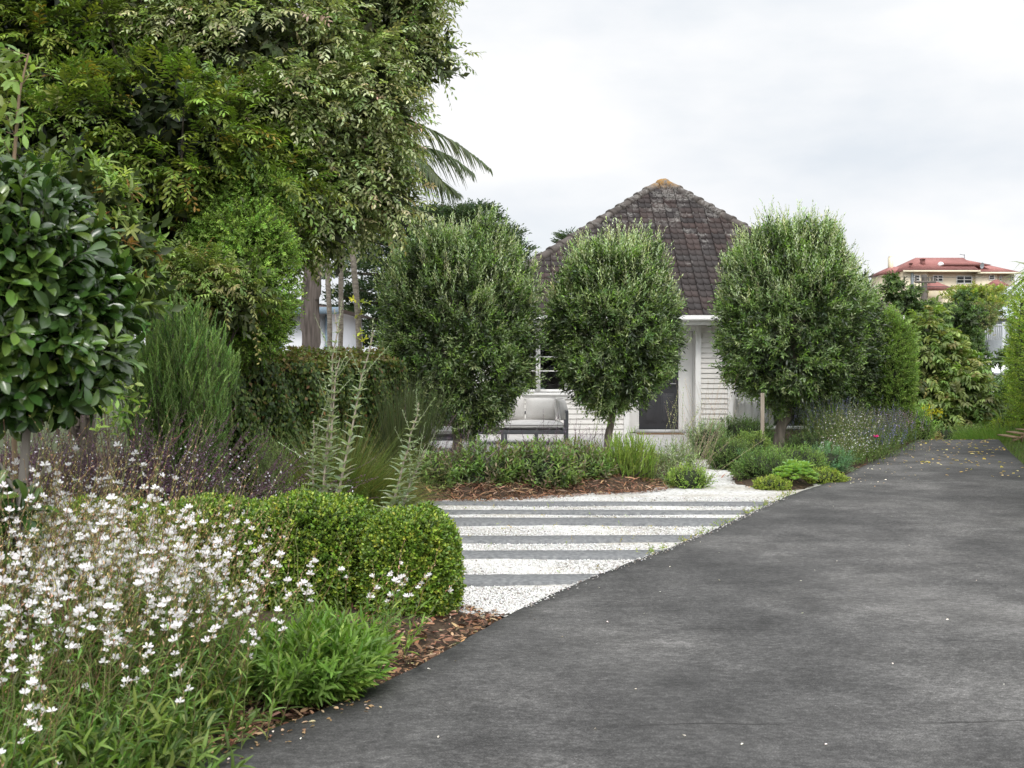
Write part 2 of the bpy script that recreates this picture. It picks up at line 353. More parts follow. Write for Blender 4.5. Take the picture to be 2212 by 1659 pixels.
def gravelmat():
    m, t, b = newmat("white_gravel"); L = t.links.new; n = t.nodes.new
    tcn = n("ShaderNodeTexCoord"); vo = n("ShaderNodeTexVoronoi"); vo.inputs['Scale'].default_value = 42; vo.inputs['Randomness'].default_value = 1
    L(tcn.outputs['Object'], vo.inputs['Vector'])
    sp = n("ShaderNodeSeparateColor"); L(vo.outputs['Color'], sp.inputs[0])
    rp = n("ShaderNodeValToRGB"); el = rp.color_ramp.elements; el[0].position = 0; el[0].color = (.2, .185, .165, 1); el[1].position = .09; el[1].color = (.42, .4, .36, 1)
    for p, c in ((.3, .52), (.7, .6), (1., .68)):
        x = el.new(p); x.color = (c, c * .985, c * .95, 1)
    L(sp.outputs[0], rp.inputs[0])
    nz = n("ShaderNodeTexNoise"); nz.inputs['Scale'].default_value = 1.4; nz.inputs['Detail'].default_value = 6; L(tcn.outputs['Object'], nz.inputs['Vector'])
    r2 = n("ShaderNodeValToRGB"); e2 = r2.color_ramp.elements; e2[0].position = .36; e2[0].color = (.74, .7, .63, 1); e2[1].position = .56; e2[1].color = (1, 1, 1, 1); L(nz.outputs['Fac'], r2.inputs[0])
    q = n("ShaderNodeMix"); q.data_type = 'RGBA'; q.blend_type = 'MULTIPLY'; q.inputs['Factor'].default_value = 1; L(rp.outputs[0], q.inputs['A']); L(r2.outputs[0], q.inputs['B'])
    L(q.outputs['Result'], b.inputs['Base Color']); b.inputs['Roughness'].default_value = .9
    bp = n("ShaderNodeBump"); bp.inputs['Strength'].default_value = .9; bp.inputs['Distance'].default_value = .012; bp.invert = True
    L(vo.outputs['Distance'], bp.inputs['Height']); L(bp.outputs[0], b.inputs['Normal'])
    return m
M_GRAVEL = gravelmat()
mb = MB(); gys = np.linspace(7.18, 18.8, 70); gl = np.interp(gys, [7.18, 7.6, 12, 14, 18.8], [-.2, -1.3, -1.6, -1.6, -1.6]); gr = np.minimum(drive_left(gys) + .08, 4.2)
V = []; 
for y_, a_, b_ in zip(gys, gl, gr):
    xs_ = np.linspace(a_, b_, 24); V.append(np.stack([xs_, 0 * xs_ + y_, .002 + .006 * np.sin(xs_ * 3.1 + y_ * 2.3)], -1))
V = np.array(V); i, j = np.meshgrid(np.arange(69), np.arange(23), indexing='ij')
mb.add(V, Q=np.stack([i * 24 + j, i * 24 + j + 1, (i + 1) * 24 + j + 1, (i + 1) * 24 + j], -1).reshape(-1, 4))
mb.build("gravel_path", M_GRAVEL, smooth=True, kind="structure")

# concrete strips lying in the gravel
M_STRIP = noisemat("strip_concrete", [(.3, (.1, .103, .105)), (.5, (.155, .158, .16)), (.7, (.22, .22, .217))], 30, 6, .85, .3, dist=.004)
STR = [(1246, 1268), (1193, 1210), (1161, 1175.5), (1123, 1138), (1106, 1114), (1087, 1094.5)]
wd = ["nearest the clipped box ball, widest in view", "second one out from the clipped box ball", "third one out from the clipped box ball", "fourth one out from the box ball",
      "thin, second from the bark mulch mound", "thin, closest to the bark mulch mound"]
for (ya, yb), l_ in zip(STR, wd):
    yf = CAM_H * F / (ya - HY); yn = CAM_H * F / (yb - HY)
    yf -= .035; yn += .035; n_ = 60; xl = -1.25; mb = MB()
    wob_n = rng.normal(0, .011, n_); wob_f = rng.normal(0, .011, n_); ph = U(0, 6, 1)[0]
    t_ = np.linspace(0, 1, n_); ex_n = drive_left(yn) + .03; ex_f = drive_left(yf) + .03
    sm = lambda v: smooth1(v, 2)
    xn = xl + (ex_n - xl) * t_; xf = xl + (ex_f - xl) * t_; bow = .02 * np.sin(t_ * 3.2 + ph)
    zt = .026
    a_ = np.stack([xn, yn + sm(wob_n) + bow, 0 * xn + zt - .006], -1); b_ = np.stack([xf, yf + sm(wob_f) + bow, 0 * xf + zt - .006], -1)
    a0 = a_ + [0, -.012, -.05]; b0 = b_ + [0, .012, -.05]; a1 = a_ + [0, .012, .006]; b1 = b_ + [0, -.012, .006]
    G_ = np.stack([a0, a_, a1, b1, b_, b0], 1); i, j = np.meshgrid(np.arange(n_ - 1), np.arange(5), indexing='ij')
    mb.add(G_, Q=np.stack([i * 6 + j, (i + 1) * 6 + j, (i + 1) * 6 + j + 1, i * 6 + j + 1], -1).reshape(-1, 4))
    mb.build("paving_strip", M_STRIP, smooth=False, label="grey concrete strip across the white gravel, " + l_, category="paving strip", group="concrete strips set in the white gravel")

# loose white stones on the gravel near the camera, swept a little over the strips' edges
def stones(n, xs, ys_, sz, C, zoff=0.0):
    b = MB(); d = np.array([(1, 0, 0), (-1, 0, 0), (0, 1, 0), (0, -1, 0), (0, 0, 1), (0, 0, -1)], float)
    t = np.array([(0, 2, 4), (2, 1, 4), (1, 3, 4), (3, 0, 4), (2, 0, 5), (1, 2, 5), (3, 1, 5), (0, 3, 5)])
    a = U(0, 6.28, n); r = U(.5, 1.2, n)[:, None] * sz * np.stack([U(.8, 1.3, n), U(.6, 1., n), U(.45, .75, n)], -1)
    v = d[None] * r[:, None] * U(.75, 1.25, (n, 6, 1)) + rng.normal(0, .12, (n, 6, 3)) * r[:, None]
    c, s = np.cos(a)[:, None], np.sin(a)[:, None]
    v = np.stack([v[..., 0] * c - v[..., 1] * s, v[..., 0] * s + v[..., 1] * c, v[..., 2]], -1)
    b.add(v + np.stack([xs, ys_, .004 + zoff + r[:, 2] * .55], -1)[:, None], T=t[None] + (np.arange(n) * 6)[:, None, None], C=np.repeat(C, 6, 0)); return b
n = 52000; yy = 7.22 + (13.2 - 7.22) * U(0, 1, n) ** 1.35; fr = U(0, 1, n); xx = -1.3 + (drive_left(yy) - .02 + 1.3) * fr
keep = np.ones(n, bool)
for ya, yb in STR:
    yf = CAM_H * F / (ya - HY); yn = CAM_H * F / (yb - HY)
    keep &= ~((yy > yn - .03) & (yy < yf + .03) & (U(0, 1, n) > .006))
xx, yy = xx[keep], yy[keep]; n = len(xx)
cw = pal([(.6, .59, .57), (.53, .515, .49), (.66, .65, .63), (.42, .39, .35), (.2, .175, .15)], n, .06, [.4, .22, .27, .07, .04])
bs = stones(n, xx, yy, .0095, cw)
ne = 420; ye = 7.25 + 5.6 * U(0, 1, ne); xe = drive_left(ye) + np.abs(rng.normal(0, .035, ne)); se = stones(ne, xe, ye, .008, pal([(.6, .59, .57), (.5, .48, .45), (.25, .22, .19)], ne, .08), .034)
bs.add(np.concatenate(se.V), T=np.concatenate(se.T), C=np.concatenate(se.C)); bs.build("gravel", colmat("stone", .8), kind="stuff", label="loose white gravel stones between the concrete strips", category="gravel")

# patio of pale boards
M_PATIO = noisemat("pale_paving", [(.3, (.46, .44, .42)), (.7, (.62, .6, .575))], 5, 7, .75, .1, (1, 6, 1))
mb = MB(); y_ = 18.75; k = 0
while y_ < 24.75:
    mb.box(-3.4, 4.35, y_, y_ + .137, -.05, .0 + .0015 * (k % 3)); y_ += .142; k += 1
mb.build("patio", M_PATIO, kind="structure")

# ------------------------------------------------------------------ planting beds (soil) and bark mulch
def inside(px, py, poly):
    poly = np.asarray(poly); r = np.zeros(np.shape(px), bool); k = len(poly) - 1
    for q in range(len(poly)):
        (x0, y0), (x1, y1) = poly[q], poly[k]
        c = ((y0 > py) != (y1 > py)) & (px < (x1 - x0) * (py - y0) / (y1 - y0 + 1e-12) + x0); r ^= c; k = q
    return r
def edge_dist(px, py, poly):
    poly = np.asarray(poly); d = np.full(np.shape(px), 1e9)
    for q in range(len(poly)):
        a, b = poly[q - 1], poly[q]; ab = b - a; t = np.clip(((px - a[0]) * ab[0] + (py - a[1]) * ab[1]) / (ab @ ab + 1e-12), 0, 1)
        d = np.minimum(d, np.hypot(px - a[0] - t * ab[0], py - a[1] - t * ab[1]))
    return d
BED1 = np.array([(-3.6, 12.2), (-1.6, 12.45), (-1.0, 12.62), (-.5, 12.75), (-.03, 12.88), (.5, 13.15), (1.0, 13.45), (1.45, 13.6), (1.8, 13.85), (2.1, 14.5), (2.4, 15.6), (2.58, 17), (2.75, 18.6), (-3.6, 18.6)])
BED2 = np.array([(2.62, 14.7), (2.78, 14.05), (3.1, 13.78), (3.36, 13.9), (3.55, 14.05), (4.0, 14.85), (5.0, 16.95), (6.25, 19.5), (7.5, 22.3), (9., 25.7), (8.4, 26), (7.6, 24.1), (4.4, 24), (4.4, 19), (2.95, 18.6), (2.82, 17), (2.7, 15.6)])
LEFT = np.array([(-4.3, -2), (-2.95, 2.0), (-1.4, 4.46), (-.7, 5.6), (-.03, 7.22), (-.2, 7.38), (-.55, 7.6), (-1.1, 7.7), (-1.35, 9), (-1.4, 12.5), (-1.6, 18.5), (-10, 19), (-13, 8), (-13, -2)])
def bed_h(px, py, poly, top, wid): return top * sstep(edge_dist(px, py, poly) / wid) * inside(px, py, poly)
M_SOIL = noisemat("soil", [(.3, (.03, .02, .013)), (.7, (.085, .058, .037))], 22, 7, .95, .8)
def bed(name, poly, top, wid, st, base=-.03):
    x0, y0 = poly.min(0); x1, y1 = poly.max(0); xs_ = np.arange(x0, x1 + st, st); ys_ = np.arange(y0, y1 + st, st)
    X, Y = np.meshgrid(xs_, ys_, indexing='ij'); ins = inside(X, Y, poly); h = base + (top - base) * sstep(edge_dist(X, Y, poly) / wid) * ins + ins * .012 * np.sin(X * 17 + np.sin(Y * 9)) * np.sin(Y * 13)
    ii, jj = np.meshgrid(np.arange(len(xs_) - 1), np.arange(len(ys_) - 1), indexing='ij'); n_ = len(ys_)
    ok = ins[:-1, :-1] | ins[1:, :-1] | ins[:-1, 1:] | ins[1:, 1:]
    a = (ii * n_ + jj)[ok]; MB().add(np.stack([X, Y, h], -1), Q=np.stack([a, a + n_, a + n_ + 1, a + 1], -1)).build(name, M_SOIL, smooth=True, kind="structure")
bed("soil", BED1, .13, .7, .08); bed("soil", BED2, .13, .6, .1, -.02); bed("soil", LEFT, .06, .35, .1)

def chips(n, xs, ys_, zs, lo, hi, cols, name, label, w_=.14, lift=.01):
    a = U(0, 6.28, n); ln = U(lo, hi, n) * U(.5, 1, n); tilt = rng.normal(.0, .28, n)
    A = np.stack([np.cos(a) * np.cos(tilt), np.sin(a) * np.cos(tilt), np.sin(tilt)], -1)
    Nn = nrm(UP + rng.normal(0, .35, (n, 3))); b = MB()
    P_ = np.stack([xs, ys_, zs + U(0, lift, n)], -1) - A * ln[:, None] * .5
    tm = tmpl([(0, .6, 0), (0, -.5, 0), (.5, 1, .06), (.5, -1, .05), (1, .4, 0), (1, -.6, 0)], [(0, 1, 3), (0, 3, 2), (2, 3, 5), (2, 5, 4)])
    leaves(b, P_, A, Nn, ln, ln * U(.6, 1.5, n) * w_, cols, tm)
    return b.build(name, M_CHIP, kind="stuff", label=label, category="mulch")
M_CHIP = colmat("bark_chip", .85, .2)
BARK = [(.26, .135, .078), (.165, .083, .05), (.34, .2, .12), (.085, .046, .032), (.42, .28, .18)]
n = 15000; xx = U(-1.7, 2.2, n); yy = U(12.5, 15.2, n); ok = inside(xx, yy, BED1) & (yy < 14.2 + U(-.5, .6, n)); xx, yy = xx[ok], yy[ok]; n = len(xx)
chips(n, xx, yy, .0 + bed_h(xx, yy, BED1, .13, .7), .05, .15, pal(BARK, n, .2, [.3, .25, .2, .15, .1]), "bark_mulch", "brown shredded bark mulch mounded in front of the planting bed", .1, .03)
n = 11000; xx = U(-1.6, .15, n); yy = U(4.2, 7.9, n); ok = (xx < drive_left(yy) - .03) & (yy > 4) & (xx > drive_left(yy) - U(.1, 1.1, n)) & (inside(xx, yy, LEFT) | (yy < 7.15)); xx, yy = xx[ok], yy[ok]; n = len(xx)
chips(n, xx, yy, -.005 + .06 * sstep(edge_dist(xx, yy, LEFT) / .35) * inside(xx, yy, LEFT), .02, .075, pal(BARK + [(.5, .36, .18), (.4, .3, .2)], n, .22, [.27, .24, .18, .13, .08, .04, .06]), "bark_mulch", "coarse bark mulch beside the driveway under the box ball", .3, .03)
n = 5000; xx = U(2.6, 9, n); yy = U(13.7, 25, n); ok = inside(xx, yy, BED2) & (edge_dist(xx, yy, BED2) < U(.05, .6, n)); xx, yy = xx[ok], yy[ok]; n = len(xx)
chips(n, xx, yy, .0 + .13 * sstep(edge_dist(xx, yy, BED2) / .6), .04, .13, pal(BARK, n, .2), "bark_mulch", "reddish bark mulch showing along the far driveway edge", .16, .03)

# ------------------------------------------------------------------ the weatherboard house
house = thing("weatherboard_house", (3.5, 24, 0), "white weatherboard house with a steep dark brown tiled hip roof", "house")
EX0, EX1, EY0, EY1, EZ = -1.24, 7.5, 23.4, 40.0, 2.33
AX, AY0, AY1, AZ = 3.54, 28.18, 35.2, 5.65
def rooftile():
    m, t, b = newmat("roof_tile"); L = t.links.new; n = t.nodes.new
    tcn = n("ShaderNodeTexCoord"); at = n("ShaderNodeAttribute"); at.attribute_name = "Col"
    def noise(sc, det=6, ro=.6):
        z = n("ShaderNodeTexNoise"); z.inputs['Scale'].default_value = sc; z.inputs['Detail'].default_value = det; z.inputs['Roughness'].default_value = ro; L(tcn.outputs['Object'], z.inputs['Vector']); return z.outputs['Fac']
    sx = n("ShaderNodeSeparateXYZ"); L(tcn.outputs['Object'], sx.inputs[0])
    def mr(src, a, b_, c=0., d=1.):
        q = n("ShaderNodeMapRange"); q.inputs['From Min'].default_value = a; q.inputs['From Max'].default_value = b_; q.inputs['To Min'].default_value = c; q.inputs['To Max'].default_value = d; L(src, q.inputs['Value']); return q.outputs[0]
    def ma(op, x, y):
        q = n("ShaderNodeMath"); q.operation = op
        for k, v in enumerate((x, y)):
            if isinstance(v, (int, float)): q.inputs[k].default_value = v
            else: L(v, q.inputs[k])
        q.use_clamp = True; return q.outputs[0]
    def mix(f, a, c):
        q = n("ShaderNodeMix"); q.data_type = 'RGBA'; L(f, q.inputs['Factor']); L(a, q.inputs['A']); q.inputs['B'].default_value = (*c, 1); return q.outputs['Result']
    hgt = mr(sx.outputs['Z'], 3.4, 5.6)                                  # weathering is heaviest near the ridge
    pale = ma('MULTIPLY', mr(ma('ADD', noise(2.6), ma('MULTIPLY', hgt, .2)), .64, .70), mr(noise(24), .44, .56))
    grey = ma('MULTIPLY', mr(noise(1.3), .42, .6), .35)
    dark = ma('MULTIPLY', mr(noise(5), .5, .62), .55)
    col = mix(grey, at.outputs['Color'], (.06, .055, .052)); col = mix(dark, col, (.025, .02, .019)); col = mix(ma('MULTIPLY', pale, .55), col, (.27, .255, .235))
    oz = mr(sx.outputs['Z'], 5.42, 5.62); orange = ma('MULTIPLY', ma('MULTIPLY', oz, mr(noise(7), .42, .52)), .85)
    col = mix(orange, col, (.3, .16, .035))
    L(col, b.inputs['Base Color']); b.inputs['Roughness'].default_value = .8; b.inputs['Specular IOR Level'].default_value = .25
    bp = n("ShaderNodeBump"); bp.inputs['Strength'].default_value = .5; bp.inputs['Distance'].default_value = .01; L(noise(40), bp.inputs['Height']); L(bp.outputs[0], b.inputs['Normal'])
    return m
M_TILE = rooftile()
def tile_face(mb, o, ux, up, wid_at, Lup, pitch=.236, tw=.292):
    """o: lower-left eave corner, ux: along the eave, up: up the slope; wid_at(v) gives (u0,u1) at slope height v"""
    nrml = nrm(np.cross(ux, up)[None])[0]
    s = np.linspace(0, 1, 11); s = np.array([0, .02, .05, .1, .14, .2, .49, .51, .54, .58, .62, .68, .985, 1.]); prof = np.array([-.012, .012, .034, .034, .012, 0, 0, -.012, .018, .02, .006, 0, 0, -.012])
    for r in range(int(Lup / pitch) + 1):
        v0 = r * pitch; u0, u1 = wid_at(min(v0 + pitch * .5, Lup)); 
        if u1 - u0 < .1: continue
        k0, k1 = math.floor(u0 / tw), math.ceil(u1 / tw)
        for k in range(k0, k1):
            lo, hi = max(k * tw, u0), min((k + 1) * tw, u1)
            if hi - lo < .05: continue
            uu_ = lo + (hi - lo) * s; pp = np.interp((uu_ - k * tw) / tw, s, prof); dz = rng.normal(0, .003); sk = rng.normal(0, .004)
            rows = []
            for vv, lift in ((v0 - .012, -.006), (v0 - .012, .03 + dz), (v0 + pitch * .55, .018 + dz), (v0 + pitch + .01, .004)):
                rows.append(o + uu_[:, None] * ux + (vv + sk) * up + (pp + lift)[:, None] * nrml)
            V = np.array(rows); i, j = np.meshgrid(np.arange(3), np.arange(13), indexing='ij')
            base = np.array([(.05, .037, .034), (.043, .034, .032), (.056, .039, .035), (.038, .032, .031)][rng.integers(4)]) * rng.normal(1, .1)
            mb.add(V, Q=np.stack([i * 14 + j, i * 14 + j + 1, (i + 1) * 14 + j + 1, (i + 1) * 14 + j], -1).reshape(-1, 4), C=base)
mb = MB(); rise = AZ - EZ
C0, C1, C2, C3 = np.array([EX0, EY0, EZ]), np.array([EX1, EY0, EZ]), np.array([EX1, EY1, EZ]), np.array([EX0, EY1, EZ]); A0, A1 = np.array([AX, AY0, AZ]), np.array([AX, AY1, AZ])
mb.add([C0, C1, C2, C3, A0, A1], T=[(0, 1, 4), (2, 3, 5)], Q=[(1, 2, 5, 4), (3, 0, 4, 5)], C=(.05, .04, .037))
def faceup(a, b, c):
    ux = nrm((b - a)[None])[0]; w_ = c - a; up = w_ - ux * (w_ @ ux); return ux, up / np.linalg.norm(up), np.linalg.norm(up), w_ @ ux, np.linalg.norm(b - a)
ux, up, Lf, ca, Wf = faceup(C0, C1, A0); tile_face(mb, C0, ux, up, lambda v: (ca * v / Lf, Wf - (Wf - ca) * v / Lf), Lf - .05)
ux2, up2, Lf2, ca2, Wf2 = faceup(C1, C2, A0); tile_face(mb, C1, ux2, up2, lambda v: (ca2 * v / Lf2, Wf2 - ca2 * v / Lf2), Lf2 - .05)
ux3, up3, Lf3, ca3, Wf3 = faceup(C3, C0, A1); tile_face(mb, C3, ux3, up3, lambda v: (ca3 * v / Lf3, Wf3 - ca3 * v / Lf3), Lf3 - .05)
roof = mb.build("roof", M_TILE, house)
def caps(a, b, nm):
    mb = MB(); d = b - a; Ln = np.linalg.norm(d); d = d / Ln; n_ = int((Ln - .42) / .36); sd = nrm(np.cross(d, UP)[None])[0]; upn = np.cross(sd, d); th = np.linspace(-.15 * np.pi, 1.15 * np.pi, 10)
    for k in range(n_ + 1):
        rows = []
        for q, rr, off in ((0, .105, .0), (0, .122, .022), (.06, .122, .022), (.085, .112, .012), (.4, .104, .0)):
            c = a + d * (k * .36 + q - .03) + upn * (off - .03)
            rows.append(c + np.cos(th)[:, None] * sd * rr + np.sin(th)[:, None] * upn * rr * .8)
        V = np.array(rows); i, j = np.meshgrid(np.arange(4), np.arange(9), indexing='ij')
        mb.add(V, Q=np.stack([i * 10 + j, i * 10 + j + 1, (i + 1) * 10 + j + 1, (i + 1) * 10 + j], -1).reshape(-1, 4), C=np.array((.095, .08, .07)) * rng.normal(1, .1))
    mb.build("hip_cap", M_TILE, roof)
caps(C0 + [0, 0, .03], A0 + [0, 0, .03], "l"); caps(C1 + [0, 0, .03], A0 + [0, 0, .03], "r"); caps(A1 + [0, 0, .0], A0 + [0, 0, .0], "t")
mb = MB(); blob(mb, A0 + [0, .02, -.07], (.19, .19, .14), 1., 2.2, lumpfn(.04), (.15, .125, .108), 9); mb.build("hip_cap", M_TILE, roof, True)
WY = 24.0
# gutter, fascia, soffit
mb = MB(); prof = np.array([(0, .0), (-.02, -.012), (-.105, -.012), (-.12, .0), (-.128, .045), (-.11, .06), (-.13, .085), (-.122, .088), (-.105, .062), (-.03, .02)])
xs_ = np.array([EX0 - .1, EX1 + .1]); V = np.array([[(x, EY0 + .02 + p, EZ - .07 + q) for p, q in prof] for x in xs_])
j = np.arange(len(prof)); k = (j + 1) % len(prof); mb.add(V, Q=np.stack([j, k, k + len(prof), j + len(prof)], -1)); mb.build("gutter", M_WHITE, house)
MB().box(EX0, EX1, EY0 + .022, EY0 + .045, EZ - .17, EZ + .0).build("fascia", M_WHITE, house)
MB().box(EX0, EX1, EY0 + .046, WY + .3, EZ - .15, EZ - .13).build("soffit", M_BOARD, house)
# boards
def boards(mb, x0, x1, z0, z1, y, pitch=.101, d=.022):
    z = z0
    while z < z1 - .01:
        zt = min(z + pitch, z1)
        V = []
        for x in (x0, x1): V += [(x, y, z), (x, y - d, z + .002), (x, y - d * .92, z + .012), (x, y - .003, zt)]
        mb.add(V, Q=[(0, 4, 5, 1), (1, 5, 6, 2), (2, 6, 7, 3)]); z = zt
mb = MB(); HX0, HX1 = -.75, 7.1; ZT = EZ - .15
W1 = (-.16, 1.2, .78, 2.12); DR = (2.335, 3.655, 0, 2.09); W2 = (4.3, 6.8, .05, 2.1)
for x0, x1, z0, z1 in ((HX0, W1[0], -.3, ZT), (W1[0], W1[1], -.3, W1[2]), (W1[0], W1[1], W1[3], ZT), (W1[1], DR[0], -.3, ZT), (DR[0], DR[1], DR[3], ZT), (DR[1], W2[0], -.3, ZT), (W2[0], W2[1], -.3, W2[2]), (W2[0], W2[1], W2[3], ZT), (W2[1], HX1, -.3, ZT)):
    boards(mb, x0, x1, z0, z1, WY)
# structural walls behind the boards, side and rear walls, and a dark room lining
for x0, x1, z0, z1 in ((HX0, W1[0], -5, ZT), (W1[0], W1[1], -5, W1[2]), (W1[0], W1[1], W1[3], ZT), (W1[1], DR[0], -5, ZT), (DR[0], DR[1], DR[3], ZT), (DR[0], DR[1], -5, -.06), (DR[1], W2[0], -5, ZT), (W2[0], W2[1], -5, W2[2]), (W2[0], W2[1], W2[3], ZT), (W2[1], HX1, -5, ZT)):
    mb.box(x0, x1, WY + .003, WY + .12, z0, z1)
mb.box(HX0, HX0 + .12, WY + .122, EY1 - .6, -5, ZT); mb.box(HX1 - .12, HX1, WY + .122, EY1 - .6, -5, ZT); mb.box(HX0, HX1, EY1 - .598, EY1 - .5, -5, ZT)
mb.build("wall", M_BOARD, house)
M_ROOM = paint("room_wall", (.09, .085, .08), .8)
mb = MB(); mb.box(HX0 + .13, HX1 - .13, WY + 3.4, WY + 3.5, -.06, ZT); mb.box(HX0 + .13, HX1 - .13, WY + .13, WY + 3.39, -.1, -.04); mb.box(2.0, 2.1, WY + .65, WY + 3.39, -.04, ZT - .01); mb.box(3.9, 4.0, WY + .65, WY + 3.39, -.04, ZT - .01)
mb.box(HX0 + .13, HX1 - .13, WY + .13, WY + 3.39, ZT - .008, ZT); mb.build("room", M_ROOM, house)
# corner boards and trim
mb = MB()
for x in (DR[0] - .1, DR[1]): pass
for x in (HX1 - .1, HX0 - .01): MB().box(x, x + .11, WY - .04, WY - .024, -.3, ZT).build("corner_board", M_WHITE, house)
M_GLASS, t_, b_ = newmat("window_glass"); b_.inputs['Base Color'].default_value = (.9, .93, .93, 1); b_.inputs['Roughness'].default_value = .02
b_.inputs['Transmission Weight'].default_value = 1; b_.inputs['IOR'].default_value = 1.2
def window(x0, x1, z0, z1, cols, bars, blind=0., trim=.09):
    wn = MB()
    for a, b, c, d in ((x0 - trim, x0, z0, z1), (x1, x1 + trim, z0, z1), (x0 - trim, x1 + trim, z1, z1 + trim)): wn.box(a, b, WY - .045, WY - .026, c, d)
    f = .045
    wn.box(x0, x0 + .02, WY - .025, WY + .06, z0, z1); wn.box(x1 - .02, x1, WY - .025, WY + .06, z0, z1); wn.box(x0 + .02, x1 - .02, WY - .025, WY + .06, z1 - .02, z1)
    o = wn.build("window", M_WHITE, house, bevel=.003)
    s = MB(); s.box(x0 - trim - .03, x1 + trim + .03, WY - .09, WY - .025, z0 - .05, z0 - .001); s.box(x0 - trim, x1 + trim, WY - .04, WY - .025, z0 - .13, z0 - .051); s.build("sill", M_WHITE, o, bevel=.004)
    cw = (x1 - x0 - .04) / cols; sash = MB(); pn = MB()
    for k in range(cols):
        a = x0 + .02 + k * cw; b = a + cw
        sash.box(a + .001, a + f, WY - .015, WY + .03, z0 + .001, z1 - .021); sash.box(b - f, b - .001, WY - .015, WY + .03, z0 + .001, z1 - .021)
        sash.box(a + f, b - f, WY - .015, WY + .03, z0 + .001, z0 + .065); sash.box(a + f, b - f, WY - .015, WY + .03, z1 - .07, z1 - .021)
        for zb in bars: sash.box(a + f, b - f, WY - .012, WY + .024, zb - .011, zb + .011)
        pn.box(a + f - .005, b - f + .005, WY + .005, WY + .009, z0 + .06, z1 - .065)
    sash.build("sash", M_WHITE, o); pn.build("pane", M_GLASS, o)
    if blind:
        bl = MB(); bl.box(x0 + .03, x1 - .03, WY + .07, WY + .075, z1 - blind, z1 - .02); bl.build("blind", M_CUSHION, o)
    return o
window(W1[0] + .09, W1[1] - .09, W1[2] + .05, W1[3] - .1, 2, (1.26, 1.54), .22)
wo = window(W2[0] + .09, W2[1] - .09, W2[2] + .05, W2[3] - .1, 3, (.72, 1.4), 0.)
mb = MB(); n_ = 120; xs_ = np.linspace(4.45, 5.1, n_); yy_ = WY + .16 + .012 * np.sin(xs_ * 60)
V = np.stack([np.stack([xs_, yy_, 0 * xs_ + .12], -1), np.stack([xs_, yy_, 0 * xs_ + 2.0], -1)], 1); j = np.arange(n_ - 1); mb.add(V, Q=np.stack([2 * j, 2 * j + 2, 2 * j + 3, 2 * j + 1], -1)); mb.build("curtain", M_CUSHION, wo, True)
# recessed door
RY = WY + .42; M_DOOR = paint("door_paint", (.05, .05, .055), .35)
fr = MB()
fr.box(DR[0] - .11, DR[0], WY - .045, WY - .024, -.0, DR[3] + .1); fr.box(DR[1], DR[1] + .11, WY - .045, WY - .024, 0, DR[3] + .1); fr.box(DR[0] + .001, DR[1] - .001, WY - .045, WY - .024, DR[3], DR[3] + .1)
fr.box(DR[0] - .02, DR[0] - .001, WY - .022, RY, 0, DR[3]); fr.box(DR[1] + .001, DR[1] + .02, WY - .022, RY, 0, DR[3]); fr.box(DR[0], DR[1], WY - .022, RY, DR[3] - .02, DR[3] - .001)
DX0, DX1 = 2.57, 3.37
fr.box(DR[0] + .001, DX0, RY - .05, RY, .02, DR[3] - .021); fr.box(DX1, DR[1] - .001, RY - .05, RY, .02, DR[3] - .021); fr.box(DX0 + .001, DX1 - .001, RY - .05, RY, 2.02, DR[3] - .021)
fr.box(DX1 + .004, DX1 + .03, RY - .062, RY - .0505, .02, DR[3] - .022); fr.box(DX0 - .03, DX0 - .004, RY - .062, RY - .0505, .02, DR[3] - .022); fr.box(DR[1] - .05, DR[1] - .015, RY - .085, RY - .053, 1.9, 2.06)
frame = fr.build("door_frame", M_WHITE, house, bevel=.003)
b = MB(); b.box(DX1 + .115, DX1 + .137, RY - .057, RY - .0505, 1.28, 1.302); b.build("doorbell", M_DARKMETAL, frame)
MB().box(DR[0] + .15, DR[1] - .1, RY - .16, RY - .052, .0, .075).build("threshold", paint("grey_step", (.5, .5, .5)), frame)
dm = MB(); dm.box(DX0 + .002, DX1 - .002, RY - .03, RY - .001, .08, 2.018)
for a, b_x, c, d in ((.09, .36, .2, .8), (.44, .71, .2, .8), (.09, .36, .98, 1.8), (.44, .71, .98, 1.8)):
    for e in (0, .035): dm.box(DX0 + a + e, DX0 + b_x - e, RY - .038 - e * .25, RY - .0305, c + e, d - e)
door = dm.build("door", M_DOOR, house, bevel=.006)
b = MB(); tubes(b, np.array([(DX1 - .06, RY - .04, 1.0), (DX1 - .06, RY - .09, 1.0), (DX1 - .17, RY - .09, 1.0)]), .009, 8); b.build("handle", paint("steel", (.4, .4, .4), .3), door)
# twin spotlight under the eave
fl = MB(); c = Pt(1546, 699, 23.9); tubes(fl, np.array([c, c + [0, -.1, -.01]]), np.array([.045, .045]), 12)
for sx in (-1, 1):
    p0 = c + [0, -.09, -.01]; p1 = p0 + [sx * .06, -.05, .0]; p2 = p1 + [sx * .1, -.06, -.03]
    tubes(fl, np.array([p0, p1]), .015, 8); tubes(fl, np.array([p1 - (p2 - p1) * .2, p1, p2 - (p2 - p1) * .1, p2]), np.array([[.02, .04, .055, .065]]), 14)
fl.build("floodlight", M_WHITE, house, True)
# meter of the right-hand gutter downpipe
b = MB(); tubes(b, np.array([(W2[1] + .2, WY - .07, -.1), (W2[1] + .2, WY - .07, 2.2)]), .03, 8); b.build("downpipe", M_WHITE, house, True)
